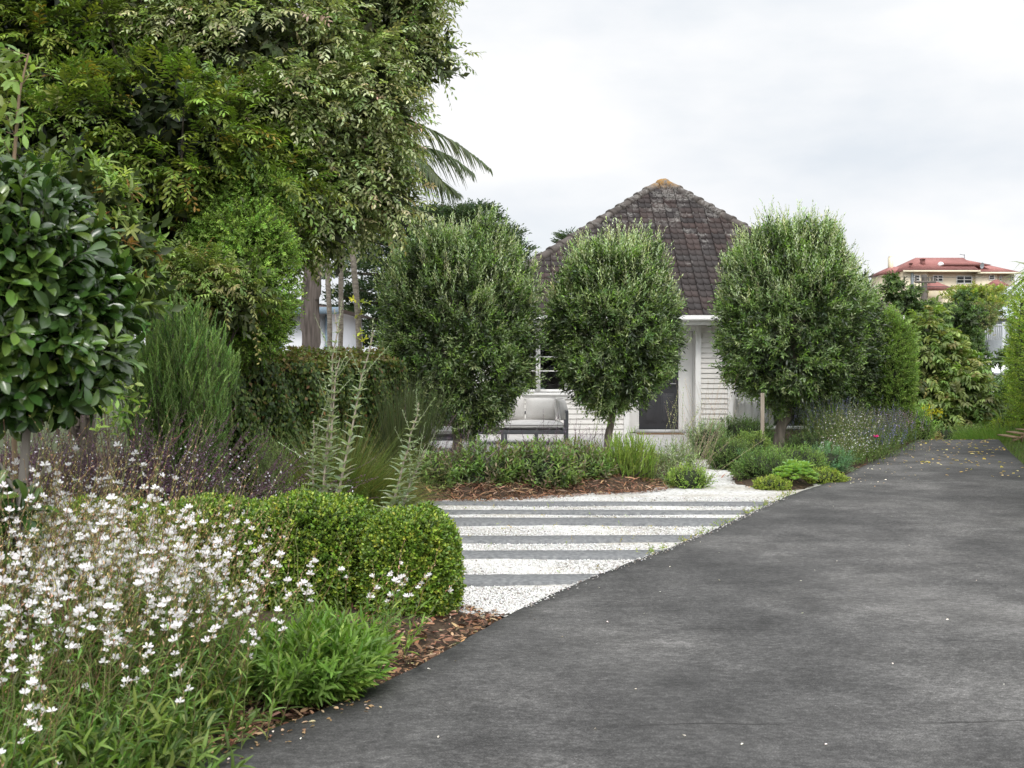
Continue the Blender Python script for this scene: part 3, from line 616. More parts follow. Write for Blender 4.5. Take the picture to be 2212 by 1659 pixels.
# things round the door and window
c = np.array([2.95, 24.1, .0])
mb = MB(); mb.box(2.5, 3.42, 23.82, 24.24, .002, .016); mb.build("doormat", noisemat("coir", [(.3, (.14, .08, .045)), (.7, (.25, .16, .09))], 120, 3, .95, .6), label="brown coir doormat in front of the dark front door", category="doormat", bevel=.006)
pp = thing("potted_plant", (.66, WY + .22, .85), "small green plant in a glass jar behind the window by the sofa", "potted plant")
b = MB(); MB_ = [(.0, .0), (.05, .0), (.062, .06), (.058, .12), (.05, .13)]
tubes(b, np.array([(.66, WY + .22, .85 + q) for p, q in MB_[1:]]), np.array([[p for p, q in MB_[1:]]]), 14); b.build("pot", paint("jar", (.45, .5, .5), .15), pp, True)
b = MB(); twigs(b, np.array([(.66, WY + .22, .95)] * 16) + rng.normal(0, .015, (16, 3)), rdir(16) + UP * .9, .16, 7, .06, .03, T_OV, [(.05, .11, .03), (.07, .14, .04)]); b.build("foliage", M_LEAF, pp)
MB().box(HX0 + .2, 1.9, WY + .13, WY + .5, .72, .85).build("window_bench", M_ROOM, house)

# ------------------------------------------------------------------ garden sofa and low chair
def cushion(mb, x0, x1, y0, y1, z0, z1, puff=.03, n=9, tilt=0., rot=0.):
    g = np.linspace(-1, 1, n); u, v = np.meshgrid(g, g, indexing='ij'); V = []
    e = (1 - np.abs(u) ** 6) * (1 - np.abs(v) ** 6); h = e ** .4
    cx, cy, cz = (x0 + x1) / 2, (y0 + y1) / 2, (z0 + z1) / 2; sx, sy, sz = (x1 - x0) / 2, (y1 - y0) / 2, (z1 - z0) / 2
    for s in (1, -1):
        sh = 1 - .04 * (np.abs(u * v) < .2) * 0
        z = s * (sz * (.32 + .68 * h) + puff * (1 - u * u) * (1 - v * v))
        V.append(np.stack([u * sx * (.97 + .03 * h), v * sy * (.97 + .03 * h), z], -1).reshape(-1, 3))
    V = np.concatenate(V); ct, st = math.cos(tilt), math.sin(tilt); V = np.stack([V[:, 0], V[:, 1] * ct - V[:, 2] * st, V[:, 1] * st + V[:, 2] * ct], -1)
    cr, sr = math.cos(rot), math.sin(rot); V = np.stack([V[:, 0] * cr - V[:, 1] * sr, V[:, 0] * sr + V[:, 1] * cr, V[:, 2]], -1)
    i, j = np.meshgrid(np.arange(n - 1), np.arange(n - 1), indexing='ij'); q = np.stack([i * n + j, (i + 1) * n + j, (i + 1) * n + j + 1, i * n + j + 1], -1).reshape(-1, 4)
    rim = np.concatenate([np.arange(n) * n, (n - 1) * n + np.arange(1, n), (np.arange(n - 2, -1, -1)) * n + n - 1, np.arange(n - 2, 0, -1)]); m = n * n; r2 = np.roll(rim, -1)
    mb.add(V + [cx, cy, cz], Q=np.concatenate([q, q[:, ::-1] + m, np.stack([rim, r2, r2 + m, rim + m], -1)]))
M_CHAIRMETAL = paint("grey_metal", (.16, .165, .175), .45)
SY = 21.1
sofa = thing("outdoor_sofa", (.1, SY + .4, 0), "white cushioned garden sofa with a grey metal frame below the window", "sofa")
f = MB(); SX0, SX1 = -.78, .99
f.box(SX0, SX1, SY, SY + .04, .19, .255); f.box(SX0, SX1, SY + .76, SY + .8, .19, .255); f.box(SX0 + .04, SX0 + .08, SY + .041, SY + .759, .195, .25); f.box(SX1 - .08, SX1 - .04, SY + .041, SY + .759, .195, .25)
f.box(SX0 + .08, SX1 - .08, SY + .041, SY + .759, .2, .22)
f.box(SX1 - .05, SX1 + .0, SY - .002, SY + .05, 0, .60); f.box(SX1 - .05, SX1, SY + .05, SY + .75, .55, .6); f.box(SX1 - .05, SX1, SY + .75, SY + .802, .0, .6)
f.box(SX0, SX1 - .051, SY + .765, SY + .799, .5, .56)
fo = f.build("frame", M_CHAIRMETAL, sofa, bevel=.004)
for x in (-.77, -.195, -.135, .41):
    for y in (SY + .002, SY + .755): MB().box(x, x + .05, y, y + .045, 0, .188).build("leg", M_CHAIRMETAL, sofa, bevel=.003)
for x0, x1 in ((-.76, -.17), (-.155, .93)):
    b = MB(); cushion(b, x0, x1, SY - .01, SY + .76, .258, .4, .022, 13); b.build("seat_cushion", M_CUSHION, sofa, True)
for x0, x1, y, rt, h in ((-.2, .23, .52, .06, .45), (.24, .79, .5, 0, .42), (.0, .0, 0, 0, 0), (-.76, -.22, .52, 0, .42)):
    if x1 == x0: continue
    b = MB(); zc = .4 + h / 2; cushion(b, x0, x1, SY + y - h / 2, SY + y + h / 2, zc - .07, zc + .07, .05, 13, R(78), rt); b.build("back_cushion", M_CUSHION, sofa, True)
b = MB(); cushion(b, .70, 1.05, SY + .15, SY + .55, .55, .67, .05, 13, R(80), R(72)); b.build("side_cushion", M_CUSHION, sofa, True)
CY = 19.7
chair = thing("garden_chair", (-.9, CY + .3, 0), "low grey framed garden chair half hidden under the olive beside the ivy", "chair")
f = MB(); f.box(-1.55, -.66, CY, CY + .04, .17, .23); f.box(-1.55, -.66, CY + .62, CY + .66, .17, .23); f.box(-.71, -.662, CY + .041, CY + .619, .42, .47); f.box(-.71, -.661, CY - .001, CY + .045, 0, .47); f.box(-.71, -.661, CY + .62, CY + .664, 0, .47); f.box(-1.55, -1.5, CY - .001, CY + .04, 0, .168); f.box(-1.55, -1.5, CY + .62, CY + .66, 0, .6); f.box(-1.5, -.71, CY + .041, CY + .619, .18, .2)
f.build("frame", M_CHAIRMETAL, chair, bevel=.004)
b = MB(); cushion(b, -1.48, -.72, CY, CY + .62, .235, .37, .02, 11); b.build("seat_cushion", M_CUSHION, chair, True)

# ------------------------------------------------------------------ olive trees
OLIVE = [(.07, .115, .036), (.1, .15, .05), (.045, .085, .022), (.15, .19, .09), (.1, .17, .03), (.13, .17, .09)]
def olive(base, ztop, zbot, rx, ry, label, seed, n=7200, trunk_r=.07, lean=(0, 0), pw=2.5, up=1.0, mat=None):
    global rng
    rng = np.random.default_rng(seed)
    base = np.asarray(base, float); t = thing("olive_tree", base, label, "tree", "olive trees in front of the house")
    zc, rz = (ztop + zbot) / 2, (ztop - zbot) / 2; c = base * [1, 1, 0] + [lean[0], lean[1], zc]; lf = lumpfn(.13, 10, 5.)
    cr, tk = MB(), MB()
    P_, D_ = shell(n // 7, c, (rx, ry, rz), .74, pw, lf); k7 = np.repeat(np.arange(n // 7), 7); n = len(k7)
    P_ = P_[k7] + rng.normal(0, .055, (n, 3)); D_ = nrm(D_[k7] + rng.normal(0, .12, (n, 3)))
    low = np.clip(-D_[:, 2], 0, 1)[:, None]
    sw = np.repeat(rng.normal(0, .34, (n // 7, 3)), 7, 0); d = nrm(D_ * .75 + UP * (.75 * up - 1.1 * low) + sw + rng.normal(0, .2, (n, 3)))
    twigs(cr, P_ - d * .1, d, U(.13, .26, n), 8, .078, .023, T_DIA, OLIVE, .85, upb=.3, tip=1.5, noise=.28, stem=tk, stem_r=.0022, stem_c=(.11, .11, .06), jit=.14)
    m = int(n * .07); P2, D2 = shell(m, c, (rx, ry, rz), .88, pw, lf, .12)           # longer shoots standing out of the crown
    d = nrm(D2 * .45 + UP * .9 + rng.normal(0, .2, (m, 3))); top = np.clip(D2[:, 2], 0, 1)
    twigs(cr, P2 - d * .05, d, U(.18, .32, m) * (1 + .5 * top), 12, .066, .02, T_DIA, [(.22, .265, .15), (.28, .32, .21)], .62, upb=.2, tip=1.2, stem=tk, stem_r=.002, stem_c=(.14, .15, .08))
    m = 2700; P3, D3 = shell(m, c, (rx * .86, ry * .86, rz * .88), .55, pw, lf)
    twigs(cr, P3, nrm(D3 + rng.normal(0, .5, (m, 3))), .3, 9, .1, .036, T_DIA, [(.022, .036, .014), (.03, .045, .018)], .7, stem=tk, stem_r=.003, stem_c=(.07, .06, .045))  # inner sprays coloured near black-green, painting the shade inside the crown
    # trunk and limbs
    zb = zbot + rz * .35; p = np.array([base + [0, 0, -.1], base + [.02, 0, .3], base * [1, 1, 0] + [lean[0] * .6, lean[1] * .6, zbot * .75], base * [1, 1, 0] + [lean[0], lean[1], zb], c + [0, 0, rz * .3]])
    tt = np.linspace(0, 4, 14); p = np.stack([np.interp(tt, np.arange(5), p[:, k]) for k in range(3)], -1) + rng.normal(0, .006, (14, 3))
    tr = MB(); tubes(tr, p, np.interp(tt, np.arange(5), [1.3, 1.05, .92, .7, .2])[None] * trunk_r, 12)
    m = 26; P4, D4 = shell(m, c, (rx * .8, ry * .8, rz * .82), .8, pw, lf); s = np.stack([np.interp(U(2.4, 3.6, m), np.linspace(0, 4, 14), p[:, k]) for k in range(3)], -1)
    tq = np.linspace(0, 1, 7)[None, :, None]; mid = (s + P4) / 2 + UP * .12; pa = s[:, None] * (1 - tq) ** 2 + 2 * mid[:, None] * tq * (1 - tq) + P4[:, None] * tq ** 2
    tubes(tr, pa, np.linspace(.02, .004, 7)[None], 6)
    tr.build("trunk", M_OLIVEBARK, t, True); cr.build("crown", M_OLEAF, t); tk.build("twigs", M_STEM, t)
    return t
M_OLEAF = leafmat("olive_leaf", .36, .26, .55, 1.6, warm=1.03)
olive(Gd(985, 985) * [0, 1, 0] + [-.86, 0, 0], 3.42, .52, 1.12, 1.1, "olive with the widest dark barrel crown, between the ivy wall and the sofa", 21, 8200, pw=2.7)
olive((1.52, 19.2, 0), 3.36, .7, .95, 1.0, "olive with a compact lollipop crown, its trunk rising beside the sofa and bark mulch", 22, 7000, .06, (.12, 0), pw=2.3)
olive((4.33, 19.6, 0), 3.6, .8, 1.11, 1.12, "tall olive with a bare thick trunk and timber stake, right of the front door", 23, 8600, .085, (.25, 0), pw=2.3)
olive((6.05, 22.3, 0), 2.95, .35, .68, .8, "smaller olive tucked behind the staked olive, beside the clipped green column", 24, 4200)
rng = np.random.default_rng(5)
mb = MB(); p = np.array([3.9, 18.75, 0]); mb.box(p[0] - .03, p[0] + .03, p[1] - .02, p[1] + .02, -.1, .98); o = mb.build("garden_stake", noisemat("weathered_timber", [(.3, (.2, .165, .125)), (.7, (.36, .31, .25))], 10, 6, .85, .4, (3, 3, .3)), label="pale square timber stake standing in front of the staked olive trunk", category="stake", bevel=.004)

# ------------------------------------------------------------------ clipped box hedge and ball near the gravel
def spray(mb, P_, D_, n, **k): pass
BOX = [(.07, .125, .014), (.1, .16, .02), (.045, .085, .012), (.17, .21, .03), (.06, .1, .016)]
def boxplant(name, parts, label, n_per, cat="hedge", L_=.025, W_=.0165):
    c0 = np.array(parts[0][0]); t = thing(name, (c0[0], c0[1], 0), label, cat); lv, br = MB(), MB()
    for c, r, n in parts:
        lf = lumpfn(.05, 9, 5.)
        P_, D_ = shell(n, c, r, .86, 2.9, lf, -.85); d = nrm(D_ * .9 + UP * .45 + rng.normal(0, .35, (n, 3)))
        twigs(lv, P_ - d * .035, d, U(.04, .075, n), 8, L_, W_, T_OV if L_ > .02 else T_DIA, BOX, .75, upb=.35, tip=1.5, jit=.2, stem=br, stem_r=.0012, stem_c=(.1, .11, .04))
        blob(br, c, r, .84, 2.9, lf, (.016, .022, .01))  # solid core; its dark colour paints the shade behind the leaves
    lv.build("foliage", M_GLOSS2, t); br.build("branches", M_STEM, t); return t
M_GLOSS2 = leafmat("box_leaf", .36, .22, .4, 1.25)
boxplant("box_ball", [((-.6, 7.15, .29), (.275, .3, .335), 7600)], "clipped box ball at the end of the hedge beside the white gravel", 0)
boxplant("box_hedge", [((-1.24, 7.4, .31), (.42, .4, .37), 7600), ((-1.85, 7.5, .29), (.5, .42, .35), 6800), ((-2.6, 7.7, .27), (.55, .42, .33), 5600)], "low clipped box hedge running behind the white gaura flowers", 0)

# ------------------------------------------------------------------ white gaura in front, leafy clump beside it
def gaura(pts_xy, nst, hgt, lean, label, name="gaura_plant", flower_p=1., nlow=0, lowL=.085, seed=0):
    pts_xy = np.asarray(pts_xy); c = pts_xy.mean(0); t = thing(name, (c[0], c[1], 0), label, "flowering plant", "white gaura along the driveway bed")
    st, lv, fl, bd = MB(), MB(), MB(), MB()
    k = rng.integers(len(pts_xy), size=nst); S = np.concatenate([pts_xy[k] + rng.normal(0, .17, (nst, 2)), np.zeros((nst, 1)) + .02], 1)
    az = U(0, 6.28, nst); sp = U(.05, .5, nst); D_ = nrm(np.stack([np.cos(az) * sp + lean[0], np.sin(az) * sp + lean[1], np.ones(nst)], -1))
    ln = hgt * (U(.66, 1.0, nst) + .3 * U(0, 1, nst) ** 4); dr = U(.03, .2, nst); K = 12; pa = arcs(S, D_, ln, dr, K, .012)
    tubes(st, pa, np.linspace(.0021, .001, K)[None], 3, pal([(.16, .17, .06), (.2, .12, .07), (.2, .2, .08)], nst, .2))
    # lower leaves
    tq = np.linspace(.04, .62, 15); idx = tq * (K - 1); i0 = idx.astype(int); f = (idx - i0)[None, :, None]
    pos = pa[:, i0] * (1 - f) + pa[:, np.minimum(i0 + 1, K - 1)] * f; dd = nrm(pa[:, np.minimum(i0 + 1, K - 1)] - pa[:, i0])
    th = U(0, 6.28, (nst, 1)) + np.arange(15) * 2.4; r = np.stack([np.cos(th), np.sin(th), 0 * th], -1)
    A = nrm(dd * .75 + r * .75 + rng.normal(0, .2, pos.shape)); Nn = UP * .6 - r * .4 + dd * .3 + rng.normal(0, .2, pos.shape)
    sz = (1.1 - .75 * tq)[None] * U(.5, 1.1, (nst, 15))
    leaves(lv, pos.reshape(-1, 3), A.reshape(-1, 3), Nn.reshape(-1, 3), lowL * sz.ravel(), .0135 * sz.ravel(), pal([(.075, .14, .03), (.105, .18, .04), (.06, .105, .026), (.15, .2, .06)], nst * 15, .2), T_LAN)
    # spikes: buds and flowers
    has = np.where(U(0, 1, nst) < flower_p)[0]; m = len(has); nb = 11
    tb = np.linspace(.66, 1.0, nb); ib = tb * (K - 1); j0 = np.minimum(ib.astype(int), K - 2); f = (ib - j0)[None, :, None]
    pos = pa[has][:, j0] * (1 - f) + pa[has][:, j0 + 1] * f; dd = nrm(pa[has][:, j0 + 1] - pa[has][:, j0]); th = U(0, 6.28, (m, 1)) + np.arange(nb) * 2.4
    r = nrm(np.cross(dd, np.stack([np.cos(th), np.sin(th), .3 + 0 * th], -1)))
    A = nrm(dd * .95 + r * .5 + rng.normal(0, .12, pos.shape)); f3 = lambda q: q.reshape(-1, 3)
    bl = np.broadcast_to((.019 - .01 * (tb - .66) / .34)[None], (m, nb)).ravel() * U(.8, 1.3, m * nb)
    cb = pal([(.42, .34, .18), (.46, .27, .24), (.36, .38, .17), (.5, .4, .3)], m * nb, .15)
    leaves(bd, f3(pos), f3(A), f3(rng.normal(0, 1, pos.shape)), bl, bl * .28, cb, T_DIA); leaves(bd, f3(pos), f3(A), f3(rng.normal(0, 1, pos.shape)), bl, bl * .28, cb, T_DIA)
    nf = rng.integers(1, 5, m); fi = np.repeat(np.arange(m), nf); q = len(fi); slot = rng.integers(0, 5, q)
    p = pos[fi, slot]; d0 = dd[fi, slot]; rr = nrm(r[fi, slot] + rng.normal(0, .35, (q, 3)) + np.array([.1, -.8, .1])); c_ = p + (d0 * .4 + rr * .9) * .016
    tubes(st, np.stack([p, (p + c_) / 2, c_], 1), .0009, 3, (.4, .3, .2))
    fa = nrm(rr + d0 * .25 + UP * .2); e1 = nrm(np.cross(fa, rdir(q))); e2 = np.cross(fa, e1); upl = nrm(UP - fa * (fa @ UP)[:, None]); sdl = np.cross(fa, upl)
    size = U(.0155, .0225, q)
    for a0 in (-1.25, -.42, .42, 1.25):
        an = a0 + rng.normal(0, .16, q); dr_ = upl * np.cos(an)[:, None] + sdl * np.sin(an)[:, None]
        leaves(fl, c_, dr_ + fa * U(-.05, .45, q)[:, None], fa + rng.normal(0, .12, (q, 3)), size, size * .5, pal([(.86, .85, .85), (.84, .79, .8), (.87, .86, .84)], q, .03), T_PET)
    for _ in range(5):
        dr_ = nrm(fa * 1. - upl * U(.2, .9, q)[:, None] + rng.normal(0, .3, (q, 3)))
        leaves(fl, c_, dr_, rng.normal(0, 1, (q, 3)), size * .85, .0016, (.8, .74, .66), T_DIA)
    if nlow:
        kk = rng.integers(len(pts_xy), size=nlow); S2 = np.concatenate([pts_xy[kk] + rng.normal(0, .17, (nlow, 2)), np.zeros((nlow, 1)) + .02], 1)
        az = U(0, 6.28, nlow); d2 = nrm(np.stack([np.cos(az) * .6 + lean[0] * .5 + .25, np.sin(az) * .6 + lean[1] * .5, np.ones(nlow)], -1))
        twigs(lv, S2, d2, U(.12, .42, nlow), 13, lowL, .017, T_LAN, [(.062, .12, .022), (.09, .155, .032), (.045, .082, .018), (.12, .165, .042)], .65, upb=.45, droop=.1, stem=st, stem_r=.002, stem_c=(.13, .14, .05))
    st.build("stems", M_STEM, t); lv.build("foliage", M_LEAF, t); bd.build("blossom", M_LEAF, t); fl.build("blossom", M_PETAL, t); return t
rng = np.random.default_rng(31)
gaura([(-2.1, 4.5), (-1.95, 4.8), (-1.85, 5.1), (-2.3, 4.9), (-2.1, 5.3), (-1.85, 5.3)], 460, 1.34, (.1, 0), "tall mass of white gaura blossom in front of the clipped box hedge", nlow=140)
gaura([(-1.72, 4.7), (-1.6, 4.95), (-1.7, 5.2), (-1.54, 5.25), (-1.76, 4.35)], 330, 1.08, (.14, .02), "white gaura with thin arching stems leaning towards the box ball", nlow=190)
gaura([(-1.88, 3.7), (-1.7, 3.85), (-1.6, 4.15), (-2.0, 4.05), (-1.52, 4.4), (-1.95, 3.4)], 220, .66, (.06, -.04), "leafy low gaura with few scattered white flowers at the front edge of the bed", flower_p=.22, nlow=700)
gaura([(-1.36, 4.95), (-1.25, 5.3), (-1.32, 5.6), (-1.5, 4.6)], 75, .88, (.1, .0), "white gaura stems thinning out between the big flower mass and the leafy clump", flower_p=.45, nlow=160)
gaura([(-.86, 6.2)], 16, .72, (.25, .0), "sparse gaura stems with single white flowers crossing the box ball", nlow=20)
# leafy clump
t = thing("leafy_clump", (-.86, 5.4, 0), "fresh green lance-leaved clump on bark mulch beside the driveway edge", "plant"); lv, st = MB(), MB()
n = 520; az = U(0, 6.28, n); rr = U(0, 1, n) ** .6 * .16; S = np.stack([-.9 + rr * 1.05 * np.cos(az), 5.42 + rr * np.sin(az), 0 * az + .02], -1)
d = nrm(np.stack([np.cos(az) * rr * 3.2 + .1, np.sin(az) * rr * 3.0, .75 + 0 * az], -1) + rng.normal(0, .15, (n, 3)))
twigs(lv, S, d, U(.16, .43, n) * (1.05 - rr), 15, .078, .019, T_LAN, [(.085, .16, .026), (.11, .195, .036), (.062, .12, .022), (.145, .225, .05)], .6, upb=.3, droop=.12, stem=st, stem_r=.002, stem_c=(.14, .2, .05))
lv.build("foliage", M_LEAF, t); st.build("stems", M_STEM, t)

# ------------------------------------------------------------------ left garden: ivy wall, rosemary, reeds, sages
rng = np.random.default_rng(41)
t = thing("ivy_hedge", (-2.1, 12.5, 0), "ivy-covered wall with rust tinged leaves behind the rosemary and reeds", "hedge")
a, b = np.array([-2.95, 10.2]), np.array([-1.38, 14.7]); dv = b - a; Ln = np.linalg.norm(dv); dv = dv / Ln; nv = np.array([dv[1], -dv[0]])
lv = MB(); n = 30000; s = U(0, 1, n); h = U(0, 1.5, n); p = a + s[:, None] * (b - a) + nv * (U(-.02, .1, n) + .05 * np.sin(s * 40 + h * 5))[:, None]
n2 = 9000; s2 = U(0, 1, n2); p2 = a + s2[:, None] * (b - a) - nv * U(-.08, .5, n2)[:, None]
P_ = np.concatenate([np.column_stack([p, h]), np.column_stack([p2, 1.47 + .07 * np.sin(s2 * 31) + U(-.04, .1, n2)])])
nn = np.concatenate([np.tile([nv[0], nv[1], .25], (n, 1)), np.tile([nv[0] * .3, nv[1] * .3, 1.], (n2, 1))]) + rng.normal(0, .35, (n + n2, 3))
A = nrm(np.concatenate([np.tile([0, 0, -1.], (n, 1)), rdir(n2) + UP * .5]) + rng.normal(0, .55, (n + n2, 3)))
cols = np.concatenate([pal([(.04, .07, .018), (.07, .105, .026), (.026, .044, .013), (.11, .07, .028), (.11, .14, .035)], n, .22, [.36, .26, .22, .06, .1]),
                       pal([(.09, .125, .032), (.15, .11, .045), (.12, .145, .042), (.11, .09, .04)], n2, .2)])
leaves(lv, P_, A, nn, U(.035, .06, n + n2), U(.03, .045, n + n2), cols, T_DIA); lv.build("foliage", M_LEAF, t)
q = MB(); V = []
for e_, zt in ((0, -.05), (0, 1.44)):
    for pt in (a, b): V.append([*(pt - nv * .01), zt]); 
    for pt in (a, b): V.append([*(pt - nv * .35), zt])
q.add(V, Q=[(0, 1, 5, 4), (1, 3, 7, 5), (3, 2, 6, 7), (2, 0, 4, 6), (4, 5, 7, 6)], C=(.02, .02, .012)); q.build("branches", M_STEM, t)  # solid box filling the hedge, painted dark as its shaded inside

def upright(name, base, n, spread, ht, label, cols, M, Ln, W, tl, cat="shrub", ang=.6, bend=.25, mat=None, curve=.12, tm=T_NEE, core=True, stem_c=(.09, .08, .05), baselow=.25):
    t = thing(name, base, label, cat); lv, st = MB(), MB(); base = np.asarray(base, float)
    az = U(0, 6.28, n); rr = U(0, 1, n) ** .6; hh = U(baselow, 1, n) ** .8
    ctr = np.stack([np.cos(az) * rr * spread[0], np.sin(az) * rr * spread[1], 0 * az], -1)
    top = ctr * (.75 + .35 * hh)[:, None] + UP * (ht * hh * (1 - .25 * rr ** 2))[:, None]
    d = nrm(ctr * .45 / max(spread) + UP + rng.normal(0, .24, (n, 3))); L_ = U(.6, 1.1, n) * tl
    twigs(lv, base + top - d * L_[:, None], d, L_, M, Ln, W, tm, cols, ang, upb=.15, tip=1.35, stem=st, stem_r=.003, stem_c=stem_c, droop=curve * rng.normal(0, .6, n), tiplen=.7)
    m = 46; k = rng.integers(n, size=m); s0 = base + ctr[k] * .12; e0 = base + top[k] - d[k] * L_[k][:, None] * .8; tq = np.linspace(0, 1, 7)[None, :, None]; mid = (s0 + e0) / 2 + ctr[k] * .25
    tubes(st, s0[:, None] * (1 - tq) ** 2 + 2 * mid[:, None] * tq * (1 - tq) + e0[:, None] * tq ** 2, np.linspace(.012, .004, 7)[None], 5, (.06, .05, .04))
    lv.build("foliage", mat or M_LEAF, t); st.build("stems", M_STEM, t); return t
ROS = [(.085, .152, .045), (.115, .19, .055), (.056, .108, .032), (.15, .22, .078)]
upright("rosemary_bush", (-2.66, 9.6, 0), 1900, (.46, .42), 2.12, "tall upright rosemary bush with needle leaves in front of the ivy wall", ROS, 46, .03, .009, .3)
upright("rosemary_bush", (-2.05, 10.2, 0), 300, (.2, .25), 1.0, "low feathery green bush at the foot of the tall rosemary", [(.1, .18, .05), (.13, .21, .06)], 40, .024, .004, .4)
upright("small_shrub", (-1.72, 9.9, 0), 260, (.22, .22), .55, "small bright green round shrub beneath the purple sage spikes", [(.14, .22, .04), (.17, .25, .06)], 16, .02, .011, .2, tm=T_DIA)

def reeds(name, base, n, ht, lean, label, cols, r=.14, dr=(.15, .7), spd=.55, w_=.0045, K=8, tips=None, cat="grass"):
    t = thing(name, base, label, cat); b = MB(); base = np.asarray(base, float)
    az = U(0, 6.28, n); q = U(0, 1, n) ** .6; S = base + np.stack([np.cos(az) * q * r, np.sin(az) * q * r, 0 * az], -1)
    d = nrm(np.stack([np.cos(az) * q * spd + lean[0], np.sin(az) * q * spd + lean[1], np.ones(n)], -1) + rng.normal(0, .07, (n, 3)))
    blades(b, S, d, ht * U(.55, 1.1, n), w_, U(*dr, n), pal(cols, n, .2), K); b.build("blades", M_LEAF, t); return t
RE = [(.07, .105, .028), (.1, .135, .034), (.048, .075, .02), (.12, .11, .04)]
reeds("reed_tussock", (-1.66, 11.5, .0), 3600, 1.3, (.05, -.05), "large fine-stemmed reed tussock fanning out before the ivy wall", RE, .22, (.15, .6), .9)
reeds("reed_tussock", (-1.28, 11.5, .0), 1500, .95, (.35, -.1), "reed tussock with golden stems flopping towards the bark mulch", [(.11, .14, .036), (.14, .13, .05), (.075, .1, .026)], .16, (.3, .9), .7)
reeds("reed_tussock", (-1.22, 13.6, .0), 1100, 1.42, (.06, 0), "dark upright reed tussock next to the widest olive crown", [(.04, .055, .024), (.055, .07, .03)], .14, (.0, .2), .25, .007)
reeds("reed_tussock", (-3.7, 9.3, .0), 1200, .95, (.25, -.1), "reddish brown arching reeds between the glossy-leaved tree and the rosemary", [(.09, .1, .035), (.15, .1, .05), (.2, .13, .07)], .3, (.1, .5), .6)

def purple_sage(cs, nst, label, ht=.95, lean=(.25, 0), seed=0, nlow=220):
    cs = np.asarray(cs); c = cs.mean(0); t = thing("purple_sage", (c[0], c[1], 0), label, "flowering plant", "purple sage drifts"); st, lv, fl, wh = MB(), MB(), MB(), MB()
    k = rng.integers(len(cs), size=nst); S = np.column_stack([cs[k] + rng.normal(0, .16, (nst, 2)), np.full(nst, .15)]); az = U(0, 6.28, nst)
    d = nrm(np.stack([np.cos(az) * .5 + lean[0], np.sin(az) * .4 + lean[1], np.ones(nst)], -1)); ln = ht * U(.6, 1.15, nst); dr = U(.0, .28, nst); K = 9; pa = arcs(S, d, ln, dr, K, .01)
    tubes(st, pa, np.linspace(.003, .0015, K)[None], 3, pal([(.09, .05, .06), (.1, .09, .05)], nst, .15))
    M = 26; tq = np.linspace(.5, 1, M); ib = tq * (K - 1); j0 = np.minimum(ib.astype(int), K - 2); f = (ib - j0)[None, :, None]; pos = pa[:, j0] * (1 - f) + pa[:, j0 + 1] * f; dd = nrm(pa[:, j0 + 1] - pa[:, j0])
    for rep in range(3):
        A = nrm(dd * .35 + rdir(nst * M).reshape(nst, M, 3)); sz = (.022 - .011 * (tq - .5) / .5)[None] * U(.7, 1.3, (nst, M))
        leaves(fl, pos.reshape(-1, 3), A.reshape(-1, 3), rdir(nst * M), sz.ravel(), sz.ravel() * .55, pal([(.085, .045, .08), (.12, .07, .11), (.07, .04, .055), (.15, .1, .13)], nst * M, .2), T_DIA)
    nw = int(nst * 2.2); i_ = rng.integers(nst, size=nw); m_ = rng.integers(0, 16, nw)
    A = nrm(dd[i_, m_] * .2 + rdir(nw) + np.array([0, -.7, .2])); P_ = pos[i_, m_] + A * .008
    for rep in range(3): leaves(wh, P_, nrm(A + rng.normal(0, .35, (nw, 3))), rdir(nw), .016, .011, (.84, .82, .85), T_DIA)
    kk = rng.integers(len(cs), size=nlow); S2 = np.column_stack([cs[kk] + rng.normal(0, .18, (nlow, 2)), np.full(nlow, .1)])
    twigs(lv, S2, nrm(rng.normal(0, .35, (nlow, 3)) + UP), U(.2, .55, nlow) * ht, 14, .075, .02, T_LAN, [(.08, .13, .04), (.1, .16, .05), (.065, .085, .04), (.11, .1, .06)], .75, upb=.5, stem=st, stem_r=.002, stem_c=(.09, .07, .05))
    st.build("stems", M_STEM, t); lv.build("foliage", M_LEAF, t); fl.build("blossom", M_MATTE, t); wh.build("blossom", M_PETAL, t); return t
purple_sage([(-3.6, 8.55), (-3.2, 8.6), (-2.9, 8.5), (-2.55, 8.6)], 480, "purple sage drift with tiny white florets beneath the glossy-leaved tree", 1.08, (.12, -.05))
purple_sage([(-2.35, 8.5), (-2.1, 8.55), (-1.95, 8.6)], 48, "purple sage with long spikes leaning right over the box hedge", 1.2, (.95, -.05), nlow=70)

